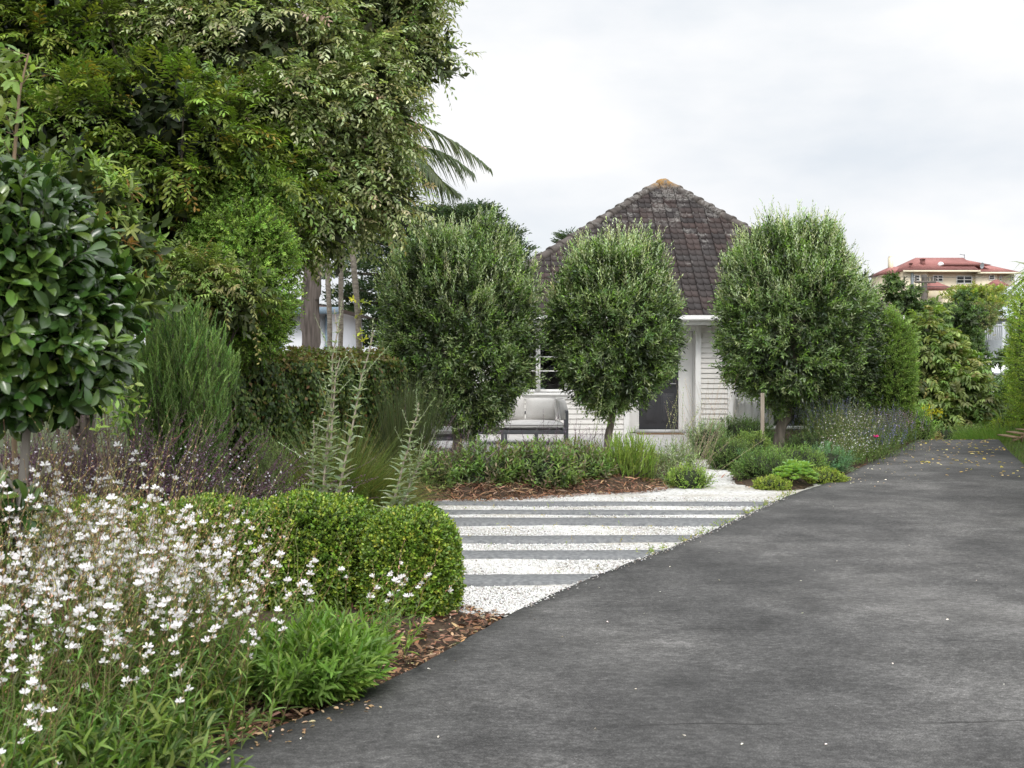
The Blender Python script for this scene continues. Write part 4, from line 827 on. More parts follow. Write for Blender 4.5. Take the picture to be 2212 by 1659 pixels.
def silver_sage(base, stems, label):
    t = thing("silver_sage", base, label, "plant", "silver-leaved sage stems behind the box hedge"); st, lv = MB(), MB()
    for dx, dy, h, tilt in stems:
        S = np.array([[base[0] + dx, base[1] + dy, .1]]); d = nrm(np.array([[tilt, 0, 1.]])); pa = arcs(S, d, h, -.03, 12, .006); tubes(st, pa, np.linspace(.012, .004, 12)[None], 6, (.3, .25, .2))
        for q in np.linspace(.1, .98, 25):
            ib = q * 11; j = min(int(ib), 10); f = ib - j; p = pa[0, j] * (1 - f) + pa[0, j + 1] * f; ln = .165 * (1 - q) ** .85 + .02; m = 4 if q < .72 else 7
            az = U(0, 6.28, 1) + np.arange(m) * 6.283 / m; r = np.stack([np.cos(az), np.sin(az), 0 * az], -1)
            leaves(lv, np.repeat(p[None], m, 0), nrm(r + UP * U(.35, 1.0, m)[:, None] + rng.normal(0, .16, (m, 3))), UP - r * .4, ln * U(.7, 1.1, m), ln * .36, pal([(.3, .34, .25), (.36, .38, .29), (.25, .3, .2)], m, .1), T_LAN)
        m = 5; P_ = pa[0, [8, 8, 9, 9, 10]]; twigs(lv, P_, nrm(rng.normal(0, .5, (m, 3)) + UP * 1.1), U(.18, .35, m), 16, .03, .007, T_DIA, [(.3, .36, .22), (.26, .33, .19)], .9, stem=st, stem_r=.003, stem_c=(.3, .32, .2))
    m = 40; az = U(0, 6.28, m); r = np.stack([np.cos(az), np.sin(az), .5 + 0 * az], -1); leaves(lv, np.array(base) + r * U(.0, .1, m)[:, None] + UP * U(.05, .5, m)[:, None], r + UP * .3, UP - r * .3, U(.1, .17, m), .035, pal([(.3, .34, .25), (.34, .36, .26)], m, .1), T_DRP)
    st.build("stems", M_STEM, t); lv.build("foliage", M_MATTE, t); return t
silver_sage((-1.32, 8.0, 0), [(0, 0, 1.42, .12), (.03, .03, 1.72, .07), (.05, -.02, 1.6, .22), (-.02, .02, 1.0, .02)], "tall silver-leaved sage with twin stems standing before the reeds")
silver_sage((-.93, 8.1, 0), [(0, 0, 1.15, .28), (.02, .03, .85, .4)], "shorter leaning silver sage stem behind the box ball")

# ------------------------------------------------------------------ glossy-leaved tree and sapling close by on the left
rng = np.random.default_rng(52)
t = thing("magnolia_tree", (-2.06, 4.95, 0), "dark glossy broad-leaved tree with thin grey trunk behind the gaura", "tree"); lv, st = MB(), MB()
lf = lumpfn(.1, 8, 4); c = Pt(48, 655, 4.95); D0 = 4.95
P_, D_ = shell(600, c, (.37, .4, .51), .66, 2.3, lf); P_ = P_ - [.12, 0, 0] * np.maximum(0, (P_[:, 2] - c[2]))[:, None]
GL = [(.03, .066, .014), (.042, .085, .018), (.02, .045, .01), (.075, .125, .026)]
twigs(lv, P_ - D_ * .05, nrm(D_ * .8 + UP * .55 + rng.normal(0, .3, P_.shape)), U(.07, .13, len(P_)), 9, .113, .041, T_OBO, GL, .95, upb=.3, tip=1.35, jit=.15, stem=st, stem_r=.004, stem_c=(.16, .14, .1))
P2, D2 = shell(130, c, (.24, .3, .38), .4, 2.2); twigs(lv, P2, D2, .12, 7, .13, .055, T_OBO, [(.03, .055, .016)], .95, upb=.3, stem=st, stem_r=.005, stem_c=(.13, .11, .08))
lowp = np.column_stack([U(-2.12, -1.9, 16), U(4.75, 4.95, 16), U(.68, 1.0, 16)]); twigs(lv, lowp, nrm(rng.normal(0, .5, (16, 3)) + UP * .4), .1, 8, .125, .045, T_OBO, GL, .95, upb=.3, stem=st, stem_r=.004)
tr = MB(); tubes(tr, np.array([Pt(42, 1130, 4.95), Pt(48, 1060, 4.95), Pt(58, 930, 4.95), Pt(70, 760, 4.95), Pt(85, 560, 4.95)]) * 1., np.array([[.022, .02, .016, .014, .008]]), 8)
tubes(tr, np.array([(-2.06, 4.95, -.1), (-2.05, 4.95, .3), Pt(42, 1130, 4.95)]), np.array([[.026, .024, .022]]), 8)
for e_ in ((0, 1000), (105, 1000)): tubes(tr, np.array([Pt(46, 1075, 4.95), Pt((46 + e_[0]) / 2, 1045, 4.93), Pt(e_[0], e_[1], 4.9)]), np.array([[.012, .009, .005]]), 6)
for q in P_[::9]: s0 = Pt(60 + U(0, 20, 1)[0], U(650, 900, 1)[0], 4.95); tubes(tr, np.array([s0, (s0 + q) / 2 + [0, 0, -.03], q]), np.array([[.009, .006, .004]]), 5)
tr.build("trunk", noisemat("grey_bark", [(.3, (.19, .165, .14)), (.7, (.33, .3, .26))], 20, 6, .8, .3, (1, 1, .3)), t, True); lv.build("crown", M_GLOSS, t, True); st.build("twigs", M_STEM, t)

t = thing("sapling", (-2.2, 5.6, 0), "slender sapling with bright rounded leaves against the dark leafy tree", "tree"); lv, st = MB(), MB()
pa = np.array([(-2.28, 5.6, .0), Pt(20, 600, 5.6), Pt(30, 350, 5.6), Pt(42, 200, 5.6), Pt(62, 115, 5.6)]); tq = np.linspace(0, 4, 24); pa = np.stack([np.interp(tq, np.arange(5), pa[:, k]) for k in range(3)], -1); tubes(st, pa, np.linspace(.014, .004, 24)[None], 6, (.24, .17, .11))
S = np.array([Pt(x, y, 5.6) for x, y in ((62, 120), (60, 125), (40, 175), (45, 185), (30, 215), (48, 240), (28, 290), (36, 300), (20, 330), (50, 130), (15, 310), (34, 270))])
twigs(lv, S, nrm(rng.normal(0, .9, (len(S), 3)) + UP * .4), U(.08, .17, len(S)), 6, .085, .036, T_OV, [(.13, .2, .055), (.17, .24, .07), (.11, .17, .06), (.24, .22, .08)], .8, upb=.5, stem=st, stem_r=.003, stem_c=(.22, .15, .1))
S = np.array([Pt(290, 815, 7.5), Pt(270, 830, 7.5), Pt(300, 800, 7.5), Pt(255, 800, 7.5)]); 
st.build("stem", M_STEM, t); lv.build("foliage", M_LEAF, t)
t = thing("young_shrub", (-2.55, 7.9, 0), "young shrub with rounded pale green leaves beside the glossy tree", "shrub"); lv, st = MB(), MB()
S = np.array([Pt(235 + U(-30, 30, 1)[0], U(780, 960, 1)[0], 7.9) for _ in range(26)]); twigs(lv, S, nrm(rng.normal(0, .6, (26, 3)) + [.5, 0, .6]), U(.1, .22, 26), 7, .075, .036, T_OV, [(.15, .24, .05), (.2, .29, .08), (.1, .17, .04)], .8, upb=.5, stem=st, stem_r=.003, stem_c=(.12, .09, .06))
for q in S[::7]: tubes(st, np.array([(-2.6, 7.9, 0), (-2.62, 7.9, .6), q]), np.array([[.008, .006, .003]]), 5, (.12, .09, .06))
st.build("stems", M_STEM, t); lv.build("foliage", M_LEAF, t)

# ------------------------------------------------------------------ big leafy trees on the left
def clump_tree(name, base, ells, label, cols, ncl, per, M, Ln, W, tl, tm, mat=M_LEAF, planar=True, droop=.35, out=.7, upb=.4, trunk=(.16,), limbs=30, cl_r=.28, inner=None, inner_n=0, inner_L=.2, seed=1, cat="tree", ang=.95, fork=None, tip=1.25, bark=None, lift=.35, jit=.2, group=None, weights=None, leafjit=.14, up2=0., zmin=-.9):
    global rng
    rng = np.random.default_rng(seed); base = np.asarray(base, float); t = thing(name, base, label, cat, group); lv, tw, tr = MB(), MB(), MB()
    vol = np.array([e[2] for e in ells], float); vol /= vol.sum(); cen = []; out_ = []
    for (c, r, k), v in zip(ells, vol):
        m = max(2, int(ncl * v)); p, d = shell(m, c, r, .55, 2.2, lumpfn(.16, 8, 4), zmin); cen.append(p); out_.append(d)
    cen = np.concatenate(cen); out_ = np.concatenate(out_); m = len(cen)
    i = np.repeat(np.arange(m), per); n = len(i); cs = U(.7, 1.3, m)
    D_ = nrm(out_[i] * out + rng.normal(0, .62, (n, 3)) + UP * lift)
    P_ = cen[i] + D_ * (U(0, 1, n) ** .7 * cl_r * cs[i])[:, None] * [1, 1, .7]
    twigs(lv, P_, D_, U(.7, 1.2, n) * tl, M, Ln, W, tm, cols, ang, planar=planar, droop=U(.3, 1.6, n) * droop, upb=upb, tip=tip, jit=jit, stem=tw, stem_r=.0022, stem_c=(.1, .09, .05), weights=weights, leafjit=leafjit)
    if inner_n:
        for (c, r, k), v in zip(ells, vol):
            q = max(3, int(inner_n * v)); p, d = shell(q, c, np.array(r) * .72, .2, 2.2); twigs(lv, p, nrm(rng.normal(0, 1, (q, 3))), .3, 7, inner_L, inner_L * .45, T_DIA, inner, .9, stem=None, upb=.5)  # darker inner leaves: the crown's inner shade is put into their colour
    f = np.asarray(fork if fork is not None else base + [0, 0, 1.5], float)
    tr_p = np.stack([np.linspace(base[k] - (.15 if k == 2 else 0), f[k], 9) for k in range(3)], -1) + rng.normal(0, .012, (9, 3)); tubes(tr, tr_p, np.linspace(trunk[0] * 1.25, trunk[0], 9)[None], 12)
    ks = rng.choice(m, min(limbs, m), replace=False); e0 = cen[ks]; s0 = f + rng.normal(0, .04, (len(ks), 3)) - UP * U(0, .35, (len(ks), 1)) ; tq = np.linspace(0, 1, 9)[None, :, None]
    mid = (s0 * .45 + e0 * .55) + UP * U(-.15, .35, (len(ks), 1)) + rng.normal(0, .15, e0.shape); mid[:, :2] = mid[:, :2] * .6 + s0[:, :2] * .4
    tubes(tr, s0[:, None] * (1 - tq) ** 2 + 2 * mid[:, None] * tq * (1 - tq) + e0[:, None] * tq ** 2 + rng.normal(0, .015, (len(ks), 9, 3)), U(.5, 1.1, (len(ks), 1)) * np.linspace(trunk[0] * .42, trunk[0] * .06, 9)[None], 6)
    tr.build("trunk", bark or M_BARK, t, True); lv.build("crown", mat, t); tw.build("twigs", M_STEM, t); return t
def E(px, py, D, rx, ry, rd, k=1.): s = D / F; return (Pt(px, py, D), (rx * s, rd, ry * s), k)
M_PIN = leafmat("pinnate_leaf", .4, .26, .4, 1.3)
ea = [E(60, 90, 11.8, 210, 190, .9, 1.5), E(190, 60, 12.3, 110, 170, .8, .8), E(90, 330, 11.2, 200, 150, .8, 1.3), E(330, 300, 11.5, 200, 150, .8, 1.4), E(500, 380, 11.8, 150, 105, .7, 1.0), E(560, 340, 12.0, 70, 80, .5, .4), E(250, 470, 11.6, 230, 90, .7, .9), E(-160, 200, 12., 220, 300, 1., 1.), E(100, -200, 12.3, 420, 210, 1.2, 1.2), E(480, 500, 12.2, 160, 80, .6, .5), E(330, 200, 12.6, 110, 110, .7, .5)]
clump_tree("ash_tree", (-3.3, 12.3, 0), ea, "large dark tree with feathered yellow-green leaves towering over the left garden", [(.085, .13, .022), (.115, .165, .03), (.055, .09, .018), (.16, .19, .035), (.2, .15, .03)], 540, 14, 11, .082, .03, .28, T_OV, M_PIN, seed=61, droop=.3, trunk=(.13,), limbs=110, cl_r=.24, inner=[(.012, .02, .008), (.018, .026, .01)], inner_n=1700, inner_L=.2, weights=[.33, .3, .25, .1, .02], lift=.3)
eb = [E(540, 90, 12.4, 210, 150, .9, 1.6), E(770, 60, 13.2, 130, 150, .9, 1.3), E(800, 220, 12.9, 75, 105, .7, .8), E(680, 250, 12.7, 120, 100, .7, .9), E(740, 380, 13., 90, 90, .6, .8), E(825, 440, 13.2, 55, 35, .4, .3), E(710, 480, 12.8, 80, 55, .5, .45), E(600, -190, 13., 360, 180, 1.2, 1.4), E(400, 70, 12.2, 100, 90, .6, .6), E(610, 230, 12.2, 90, 70, .5, .5), E(890, 110, 13.2, 30, 40, .3, .2), E(935, 130, 13.2, 22, 16, .2, .07), E(900, 20, 13.2, 22, 30, .3, .1), E(840, -60, 13.2, 80, 110, .6, .5), E(680, 420, 12.6, 70, 100, .5, .4), E(800, 330, 13, 45, 60, .4, .3)]
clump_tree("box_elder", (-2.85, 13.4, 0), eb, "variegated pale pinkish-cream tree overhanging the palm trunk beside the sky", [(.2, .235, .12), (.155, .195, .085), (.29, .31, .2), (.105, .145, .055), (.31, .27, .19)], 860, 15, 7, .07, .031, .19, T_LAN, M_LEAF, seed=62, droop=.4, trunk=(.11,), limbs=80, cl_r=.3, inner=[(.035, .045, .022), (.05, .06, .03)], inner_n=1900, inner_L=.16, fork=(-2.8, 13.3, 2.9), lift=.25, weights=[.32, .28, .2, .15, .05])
es = [E(555, 430, 11.4, 55, 50, .3), E(505, 555, 11.3, 80, 85, .38, 1.3), E(560, 590, 11.0, 60, 105, .35, 1.2), E(560, 690, 11.3, 45, 55, .3, .7), E(495, 480, 11.4, 45, 45, .3, .6), E(545, 510, 11.1, 55, 60, .3, .8), E(535, 725, 11.2, 55, 40, .3, .6), E(465, 690, 11.2, 45, 50, .3, .5)]
clump_tree("bright_shrub", (-2.8, 12.1, 0), es, "bright fresh green small-leaved shrub rising in front of the dark tree", [(.12, .205, .036), (.155, .24, .046), (.085, .15, .024)], 520, 18, 10, .03, .017, .11, T_DIA, M_LEAF, planar=False, seed=63, droop=.1, trunk=(.05,), limbs=40, cl_r=.14, inner=[(.04, .06, .015)], inner_n=700, inner_L=.09, fork=(-2.6, 11.9, 1.5), lift=.5, cat="shrub")
el = [E(370, 640, 10.6, 80, 50, .35, 1.2), E(450, 630, 10.6, 60, 45, .35, 1.), E(310, 650, 10.6, 50, 45, .35, .7), E(505, 655, 10.5, 30, 40, .25, .5)]
clump_tree("privet_shrub", (-2.8, 10.9, 0), el, "shrub with drooping bronze-green paired leaves above the rosemary", [(.1, .145, .036), (.13, .175, .048), (.075, .115, .026), (.14, .135, .055)], 150, 10, 16, .05, .021, .32, T_DRP, M_LEAF, seed=64, droop=.5, trunk=(.04,), limbs=40, cl_r=.1, out=.35, inner=[(.03, .042, .014)], inner_n=420, inner_L=.11, fork=(-2.8, 10.8, 1.3), lift=1.2, cat="shrub", ang=1.15, tip=1.2)
er = [E(150, 440, 8.2, 120, 70, .35, 1.), E(40, 430, 8.2, 120, 70, .35, 1.), E(240, 520, 8.3, 60, 70, .3, .6), E(260, 610, 8.4, 50, 60, .3, .5), E(150, 640, 8.6, 150, 120, .4, .8)]
clump_tree("rhododendron", (-3.05, 8.7, 0), er, "shrub with whorled pale leaves and reddish new tips behind the glossy tree", [(.13, .19, .06), (.17, .22, .075), (.1, .15, .04), (.26, .14, .06)], 70, 7, 9, .1, .028, .07, T_LAN, M_LEAF, planar=False, seed=65, droop=.05, trunk=(.05,), limbs=30, cl_r=.14, inner=[(.03, .045, .015)], inner_n=300, inner_L=.14, fork=(-3.05, 8.6, 1.2), lift=.9, cat="shrub", ang=1.05, weights=[.4, .3, .24, .06])

# ------------------------------------------------------------------ palms, conifer and neighbouring house behind the ivy wall
rng = np.random.default_rng(71)
t = thing("palm_tree", (-2.95, 17.6, -.05), "thick palm with peeling bark, its fronds showing against the sky", "palm", None); tr, fr_, pe = MB(), MB(), MB()
D = 17.6; ctr = lambda y: np.array([Pt(671, y, D)[0], D, Pt(671, y, D)[2]])
zz = np.linspace(-.2, 5.3, 60); rad = np.interp(zz, [-.2, 1.6, 2.1, 2.6, 3.3, 4.2, 5.3], [.15, .125, .125, .115, .1, .09, .08]) + .006 * (np.arange(60) % 5 == 0)
px = np.interp(zz, [-.2, 2, 3.4, 5.3], [Pt(671, 0, D)[0]] * 2 + [Pt(675, 0, D)[0], Pt(690, 0, D)[0]])
tubes(tr, np.stack([px, 0 * zz + D, zz], -1), rad[None], 20); tr.build("trunk", M_PALMBARK, t, True)
M_SHEATH = noisemat("palm_sheath", [(.32, (.085, .068, .057)), (.68, (.25, .205, .18))], 7, 6, .7, .3, (4, 4, .4))
for z0, z1, az0, w0 in ((2.0, 3.1, -1.9, 1.9), (1.75, 2.4, -1.2, 2.1), (2.5, 3.6, -.9, 1.7)):
    m = MB(); g = 18; u = np.linspace(0, 1, g); v = np.linspace(-1, 1, 15); V = []
    for q in u:
        z = z0 + (z1 - z0) * q; wq = w0 * (1 - q ** 1.6) * .5 + .12; r_ = np.interp(z, zz, rad) + .008 + .016 * np.sin(q * 3.1) + .018 * (1 - q) ** 4
        a_ = az0 + v * wq; V.append(np.stack([np.interp(z, zz, px) + np.cos(a_) * r_, D + np.sin(a_) * r_, z - .12 * (1 - v * v) * (1 - q) + 0 * a_], -1))
    i, j = np.meshgrid(np.arange(g - 1), np.arange(14), indexing='ij'); m.add(np.array(V), Q=np.stack([i * 15 + j, i * 15 + j + 1, (i + 1) * 15 + j + 1, (i + 1) * 15 + j], -1).reshape(-1, 4)); m.build("bark_sheath", M_SHEATH, t, True)
def frond(P0, d, ln, droop, nl=70, L_=.5, cols=((.042, .06, .024), (.06, .078, .034)), w_=.03, hang=.9, parent=None):
    b = MB(); pa = arcs(P0[None], nrm(d[None]), ln, droop, 20); tubes(b, pa, np.linspace(.022, .004, 20)[None], 5, (.13, .14, .06))
    q = np.linspace(.12, 1, nl); ib = q * 19; j = np.minimum(ib.astype(int), 18); f = (ib - j)[:, None]; p = pa[0, j] * (1 - f) + pa[0, j + 1] * f; dd = nrm(pa[0, j + 1] - pa[0, j]); sd = nrm(np.cross(dd, UP))
    for s in (-1, 1):
        l_ = L_ * np.sin(np.clip(q, 0, 1) * 2.6 + .35) * U(.8, 1.1, nl); blades(b, p, nrm(sd * s * .8 + dd * .75 + UP * .15 + rng.normal(0, .08, (nl, 3))), l_, w_, U(.5, 1.2, nl) * hang, pal(cols, nl, .2), 6)
    return b.build("frond", M_LEAF, parent)
p0 = np.array([-2.6, D, 5.0])
for dx, dy, dz, ln, dr in ((1, -.05, .25, 2.35, .55), (.85, -.4, .0, 1.9, .6), (.7, .3, .9, 2.3, .5), (-.6, -.3, .7, 2.2, .5), (.3, -.5, .8, 2., .5)): frond(p0, np.array([dx, dy, dz]), ln, dr, parent=t)
t2 = None
for pxs, D, rr, lab in (((708, 712), 20.5, .041, "slim pale palm stem nearest the thick palm trunk"), ((740, 733), 20.8, .041, "slim pale palm stem in the middle of the three"), ((762, 778), 20.0, .048, "slim pale palm stem with yellow climbing leaves, nearest the widest olive")):
    x1, x0 = pxs; zt, zb = Pt(0, 370, D)[2], -.3; z = np.linspace(zb, zt, 40); xa = Pt(x0, 0, D)[0]; xb = Pt(x1, 0, D)[0]
    xq = np.interp(z, [zb, Pt(0, 790, D)[2], Pt(0, 520, D)[2], zt], [xa + (xa - xb) * .3, xa, xb, xb + .02]) + .012 * np.sin(z * 3 + D)
    t2 = thing("slim_palm", (xa, D, -.05), lab, "palm", "slim palm stems behind the ivy wall"); m = MB(); tubes(m, np.stack([xq, 0 * z + D, z], -1), (rr + .004 * (np.arange(40) % 3 == 0))[None], 12); m.build("trunk", M_SLIM, t2, True)
    for k in range(7): az = k * .9; frond(np.array([xb + .02, D, zt - .02]), np.array([math.cos(az), math.sin(az), .7]), 1.5, .55, 40, .32, parent=t2)
for d_, l_, w_ in (((.76, -.08, .645), 2.6, .66), ((.7, .3, .3), 2.0, .5), ((.5, -.5, .8), 2.2, .6)): frond(np.array([xb + .02, 20., zt - .02]), np.array(d_), l_, w_, 90, .6, w_=.035, parent=t2)
lv = MB(); S = np.array([Pt(x, y, 19.9) for x, y in ((768, 648), (770, 652), (764, 690), (768, 735), (775, 742), (785, 795), (788, 800), (786, 860), (780, 870), (800, 820), (790, 880), (795, 875))]); twigs(lv, S, nrm(rng.normal(0, .8, (12, 3)) + UP * .2), .2, 7, .1, .05, T_OV, [(.42, .4, .06), (.3, .34, .06), (.36, .36, .1)], .8, upb=.5); lv.build("foliage", M_LEAF, t2)

t = thing("cypress_tree", (-1.0, 40, ground_z(-1, 40)), "dark layered cypress tree beyond the slim palm stems", "tree"); lv, tr = MB(), MB(); D = 40.
pads = []
for y in np.arange(462, 800, 21):
    for side in (-1, 1):
        ext = np.interp(y, [440, 520, 600, 800], [90, 190, 245, 255]) if side < 0 else np.interp(y, [440, 520, 600, 800], [60, 160, 190, 190])
        for q in np.arange(.15, 1.02, .14): pads.append((955 + side * ext * q * U(.85, 1.1, 1)[0], y + U(-9, 9, 1)[0] - 14 * q, D + U(-1.6, 1.6, 1)[0], 26 * (1.25 - .5 * q)))
pads += [(1228, 508, 44., 16), (1222, 520, 44., 14), (1232, 515, 44.5, 12)]
pads = np.array(pads); n = len(pads); per = 70; i = np.repeat(np.arange(n), per); C_ = np.array([Pt(*p[:3]) for p in pads]); r_ = pads[:, 3] * D / F; a_ = U(0, 6.28, len(i)); q = U(0, 1, len(i)) ** .6
P_ = C_[i] + np.stack([np.cos(a_) * q * r_[i] * 1.4, np.sin(a_) * q * r_[i] * 1.4, rng.normal(0, .05, len(i)) - .12 * q], -1)
twigs(lv, P_, nrm(np.stack([np.cos(a_), np.sin(a_), .5 + 0 * a_], -1) + rng.normal(0, .3, (len(i), 3))), U(.18, .4, len(i)), 6, .12, .055, T_DIA, [(.018, .034, .014), (.026, .045, .018), (.038, .058, .022)], .5, tip=1.2)
zz = np.linspace(-5, 6.6, 20); tubes(tr, np.stack([0 * zz - 2.3, 0 * zz + D, zz], -1), np.linspace(.4, .06, 20)[None], 10)
e0 = C_[:-3:3]; s0 = np.stack([0 * e0[:, 0] - 2.3, 0 * e0[:, 0] + D, e0[:, 2] - .5], -1); tq = np.linspace(0, 1, 6)[None, :, None]; tubes(tr, s0[:, None] * (1 - tq) + e0[:, None] * tq + UP * .12 * np.sin(tq * 6), np.linspace(.09, .03, 6)[None], 5)
tr.build("trunk", M_BARK, t, True); lv.build("crown", M_LEAF, t)

# neighbour's white house behind the thick palm
t = thing("neighbour_house", (-4.4, 26, -1), "small white neighbouring house with blue-grey trim behind the thick palm trunk", "house"); D = 25.
M_NW = paint("neighbour_white", (.72, .73, .76), .6, .03); M_NB = paint("blue_grey_trim", (.2, .26, .32), .5)
x0, x1 = Pt(540, 0, D)[0], Pt(705, 0, D)[0]; zt = Pt(0, 668, D)[2]
b = MB(); b.box(x0 - 2, x1, D, D + 6, -3.5, zt); b.build("wall", M_NW, t)
b = MB(); V = [(x0 - 2.3, D - .35, zt + .01), (x1 + .3, D - .35, zt + .01), (x1 + .3, D + 6.3, zt + .01), (x0 - 2.3, D + 6.3, zt + .01), (x0 + .2, D + 2.9, zt + .42), (x1 - 2.2, D + 2.9, zt + .42)]
b.add(V, Q=[(0, 1, 5, 4), (1, 2, 5, 5)[:4] if False else (2, 3, 4, 5), (0, 3, 2, 1)], T=[(1, 2, 5), (3, 0, 4)]); b.build("roof", noisemat("brown_roof", [(.3, (.14, .11, .1)), (.7, (.22, .17, .15))], 6, 5, .8), t)
b = MB(); b.box(x0 - 2.32, x1 + .32, D - .41, D - .352, zt - .11, zt + .03); b.build("gutter", M_NB, t)
b = MB(); b.box(x1 - .02, x1 + .04, D - .05, D + .02, -3, zt - .12); b.build("corner_post", M_NB, t)
b = MB(); xs_ = Pt(598, 0, D)[0]; b.box(xs_ - .65, xs_ + .12, D - .04, D - .002, .5, Pt(0, 745, D)[2]); o = b.build("window", M_NB, t)
b = MB(); b.box(xs_ - .6, xs_ + .06, D - .045, D - .0405, .55, Pt(0, 748, D)[2]); b.build("pane", paint("dull_pane", (.14, .17, .2), .1), o)
t = thing("garden_shed", (-2.9, 30, -2), "low pale shed with a slanting blue-edged roof between the slim palm stems", "shed"); D = 30.
x0, x1 = Pt(700, 0, D)[0], Pt(760, 0, D)[0]; b = MB(); b.add([(x0, D, -3.8), (x1, D, -3.8), (x1, D, Pt(0, 790, D)[2]), (x0, D, Pt(0, 690, D)[2]), (x0, D + 3, -3.8), (x1, D + 3, -3.8), (x1, D + 3, Pt(0, 790, D)[2]), (x0, D + 3, Pt(0, 690, D)[2])], Q=[(0, 1, 2, 3), (1, 5, 6, 2), (5, 4, 7, 6), (4, 0, 3, 7)]); b.build("wall", M_NW, t)
b = MB(); a0, a1 = np.array([x0 - .05, D - .2, Pt(0, 683, D)[2]]), np.array([x1 + .12, D - .2, Pt(0, 803, D)[2]]); dy = np.array([0, 3.4, 0]); up_ = np.array([.05, 0, .07]); b.add([a0, a1, a1 + dy, a0 + dy, a0 + up_, a1 + up_, a1 + dy + up_, a0 + dy + up_], Q=[(0, 1, 5, 4), (1, 2, 6, 5), (2, 3, 7, 6), (3, 0, 4, 7), (4, 5, 6, 7), (3, 2, 1, 0)]); b.build("roof", M_NB, t)

# ------------------------------------------------------------------ plants of the two beds before the house
rng = np.random.default_rng(81)
SAGE = [(.09, .15, .04), (.12, .19, .05), (.075, .105, .045), (.12, .1, .07)]
def mound(name, base, r, label, cols, n, M, Ln, W, tl, tm=T_DIA, cat="shrub", mat=None, tip=1.4, ang=.75, upb=.4, core=True, p=2.2, up=.5, zc=.35, jit=.18, group=None, stemc=(.09, .1, .05)):
    t = thing(name, base, label, cat, group); lv, st = MB(), MB(); r = (r[0], r[1], (r[2] - .4 * tl) / (1.04 + zc)); c = np.asarray(base, float) + [0, 0, r[2] * zc]; lf = lumpfn(.13, 9, 4.5)
    P_, D_ = shell(n, c, r, .75, p, lf, -.55); d = nrm(D_ * .8 + UP * up + rng.normal(0, .3, (n, 3)))
    twigs(lv, P_ - d * tl * .6, d, U(.7, 1.2, n) * tl, M, Ln, W, tm, cols, ang, upb=upb, tip=tip, jit=jit, stem=st, stem_r=.002, stem_c=stemc)
    if core: blob(st, c, r, .72, p, lf, (.02, .026, .012), 10)  # dark core, inner shade of the mound painted in
    lv.build("foliage", mat or M_LEAF, t); st.build("branches", M_STEM, t); return t
for k, (x, y, rx, rz, lab) in enumerate([(-.95, 13.6, .42, .5, "leafy low purple-spiked sage clump at the reed end of the bark mulch"), (-.35, 13.75, .46, .52, "leafy low purple-spiked sage clump in front of the garden chair"), (.3, 13.9, .48, .56, "leafy low purple-spiked sage clump in front of the sofa"), (.78, 14.4, .42, .52, "leafy low purple-spiked sage clump touching the light green bottlebrush plant")]):
    t = mound("salvia_clump", (x, y, .05), (rx, .42, rz), lab, SAGE, 420, 9, .072, .026, .22, T_LAN, "plant", tip=1.3, upb=.5, up=.8, zc=.45, group="low sage clumps along the bark mulch")
    st, fl = MB(), MB(); m = 26; S = np.array([x, y, .35]) + rng.normal(0, .16, (m, 3)) * [1, 1, .5]; d = nrm(np.column_stack([rng.normal(.35, .4, m), rng.normal(-.05, .3, m), np.ones(m)])); ln = U(.25, .5, m)
    tubes(st, arcs(S, d, ln, .1, 5), .0016, 3, (.12, .07, .09)); twigs(fl, S + d * ln[:, None] * .45, d, ln * .55, 16, .017, .01, T_DIA, [(.15, .09, .15), (.2, .13, .19), (.35, .28, .36), (.1, .06, .09)], .8); fl.build("blossom", M_MATTE, t); st.build("stems", M_STEM, t)
upright("bottlebrush_plant", (1.38, 14.45, .08), 420, (.42, .3), .6, "light green plant with dense upright needle plumes around the middle olive trunk", [(.15, .22, .045), (.19, .26, .06), (.12, .18, .04)], 46, .03, .009, .3, curve=.1, stem_c=(.14, .17, .05), baselow=.12)
mound("grey_bush", (1.95, 14.7, .05), (.34, .3, .5), "loose grey-green bush at the path end of the bark mulch", [(.16, .2, .11), (.12, .17, .07), (.2, .23, .15)], 260, 9, .07, .012, .24, T_LAN, tip=1.2, core=False, up=.8)
mound("small_shrub", (2.08, 14.2, .03), (.26, .24, .26), "low bright green bush beside the gravel path, under the grey-green bush", [(.12, .19, .04), (.16, .23, .05)], 240, 8, .035, .013, .12)
def wisps(name, base, n, ht, label, spread, stemcol, budcol, lean=(0, 0), bl=.03, bw=.012, nb=10, cat="plant", w_=.0022, fr0=.45):
    t = thing(name, base, label, cat); st, bd = MB(), MB(); S = np.asarray(base, float) + rng.normal(0, spread * .35, (n, 3)) * [1, 1, 0]; d = nrm(np.column_stack([rng.normal(lean[0], .35, n), rng.normal(lean[1], .25, n), np.ones(n)])); ln = ht * U(.6, 1.1, n)
    tubes(st, arcs(S, d, ln, .05, 6), w_, 3, pal(stemcol, n, .15)); twigs(bd, S + d * (ln * fr0)[:, None], d, ln * (1 - fr0), nb, bl, bw, T_DIA, budcol, .8); st.build("stems", M_STEM, t); bd.build("blossom", M_LEAF, t); return t
wisps("sage_stalks", (1.05, 14.7, .3), 4, .95, "tall pale branching sage stalks leaning across the patio in front of the doormat", .35, [(.22, .25, .12)], [(.24, .28, .15), (.3, .32, .2)], (.75, 0), .035, .014, 14)
wisps("sage_stalks", (1.95, 14.8, .35), 10, .75, "short pale sage stalks leaning towards the gravel path", .25, [(.24, .26, .14)], [(.26, .3, .17)], (.55, 0), .03, .012, 14)
wisps("seed_stems", (2.25, 14.9, .1), 40, .75, "wispy tan seed stems beside the gravel path", .3, [(.3, .25, .17)], [(.4, .34, .27), (.45, .33, .3)], (.15, 0), .014, .006, 7)
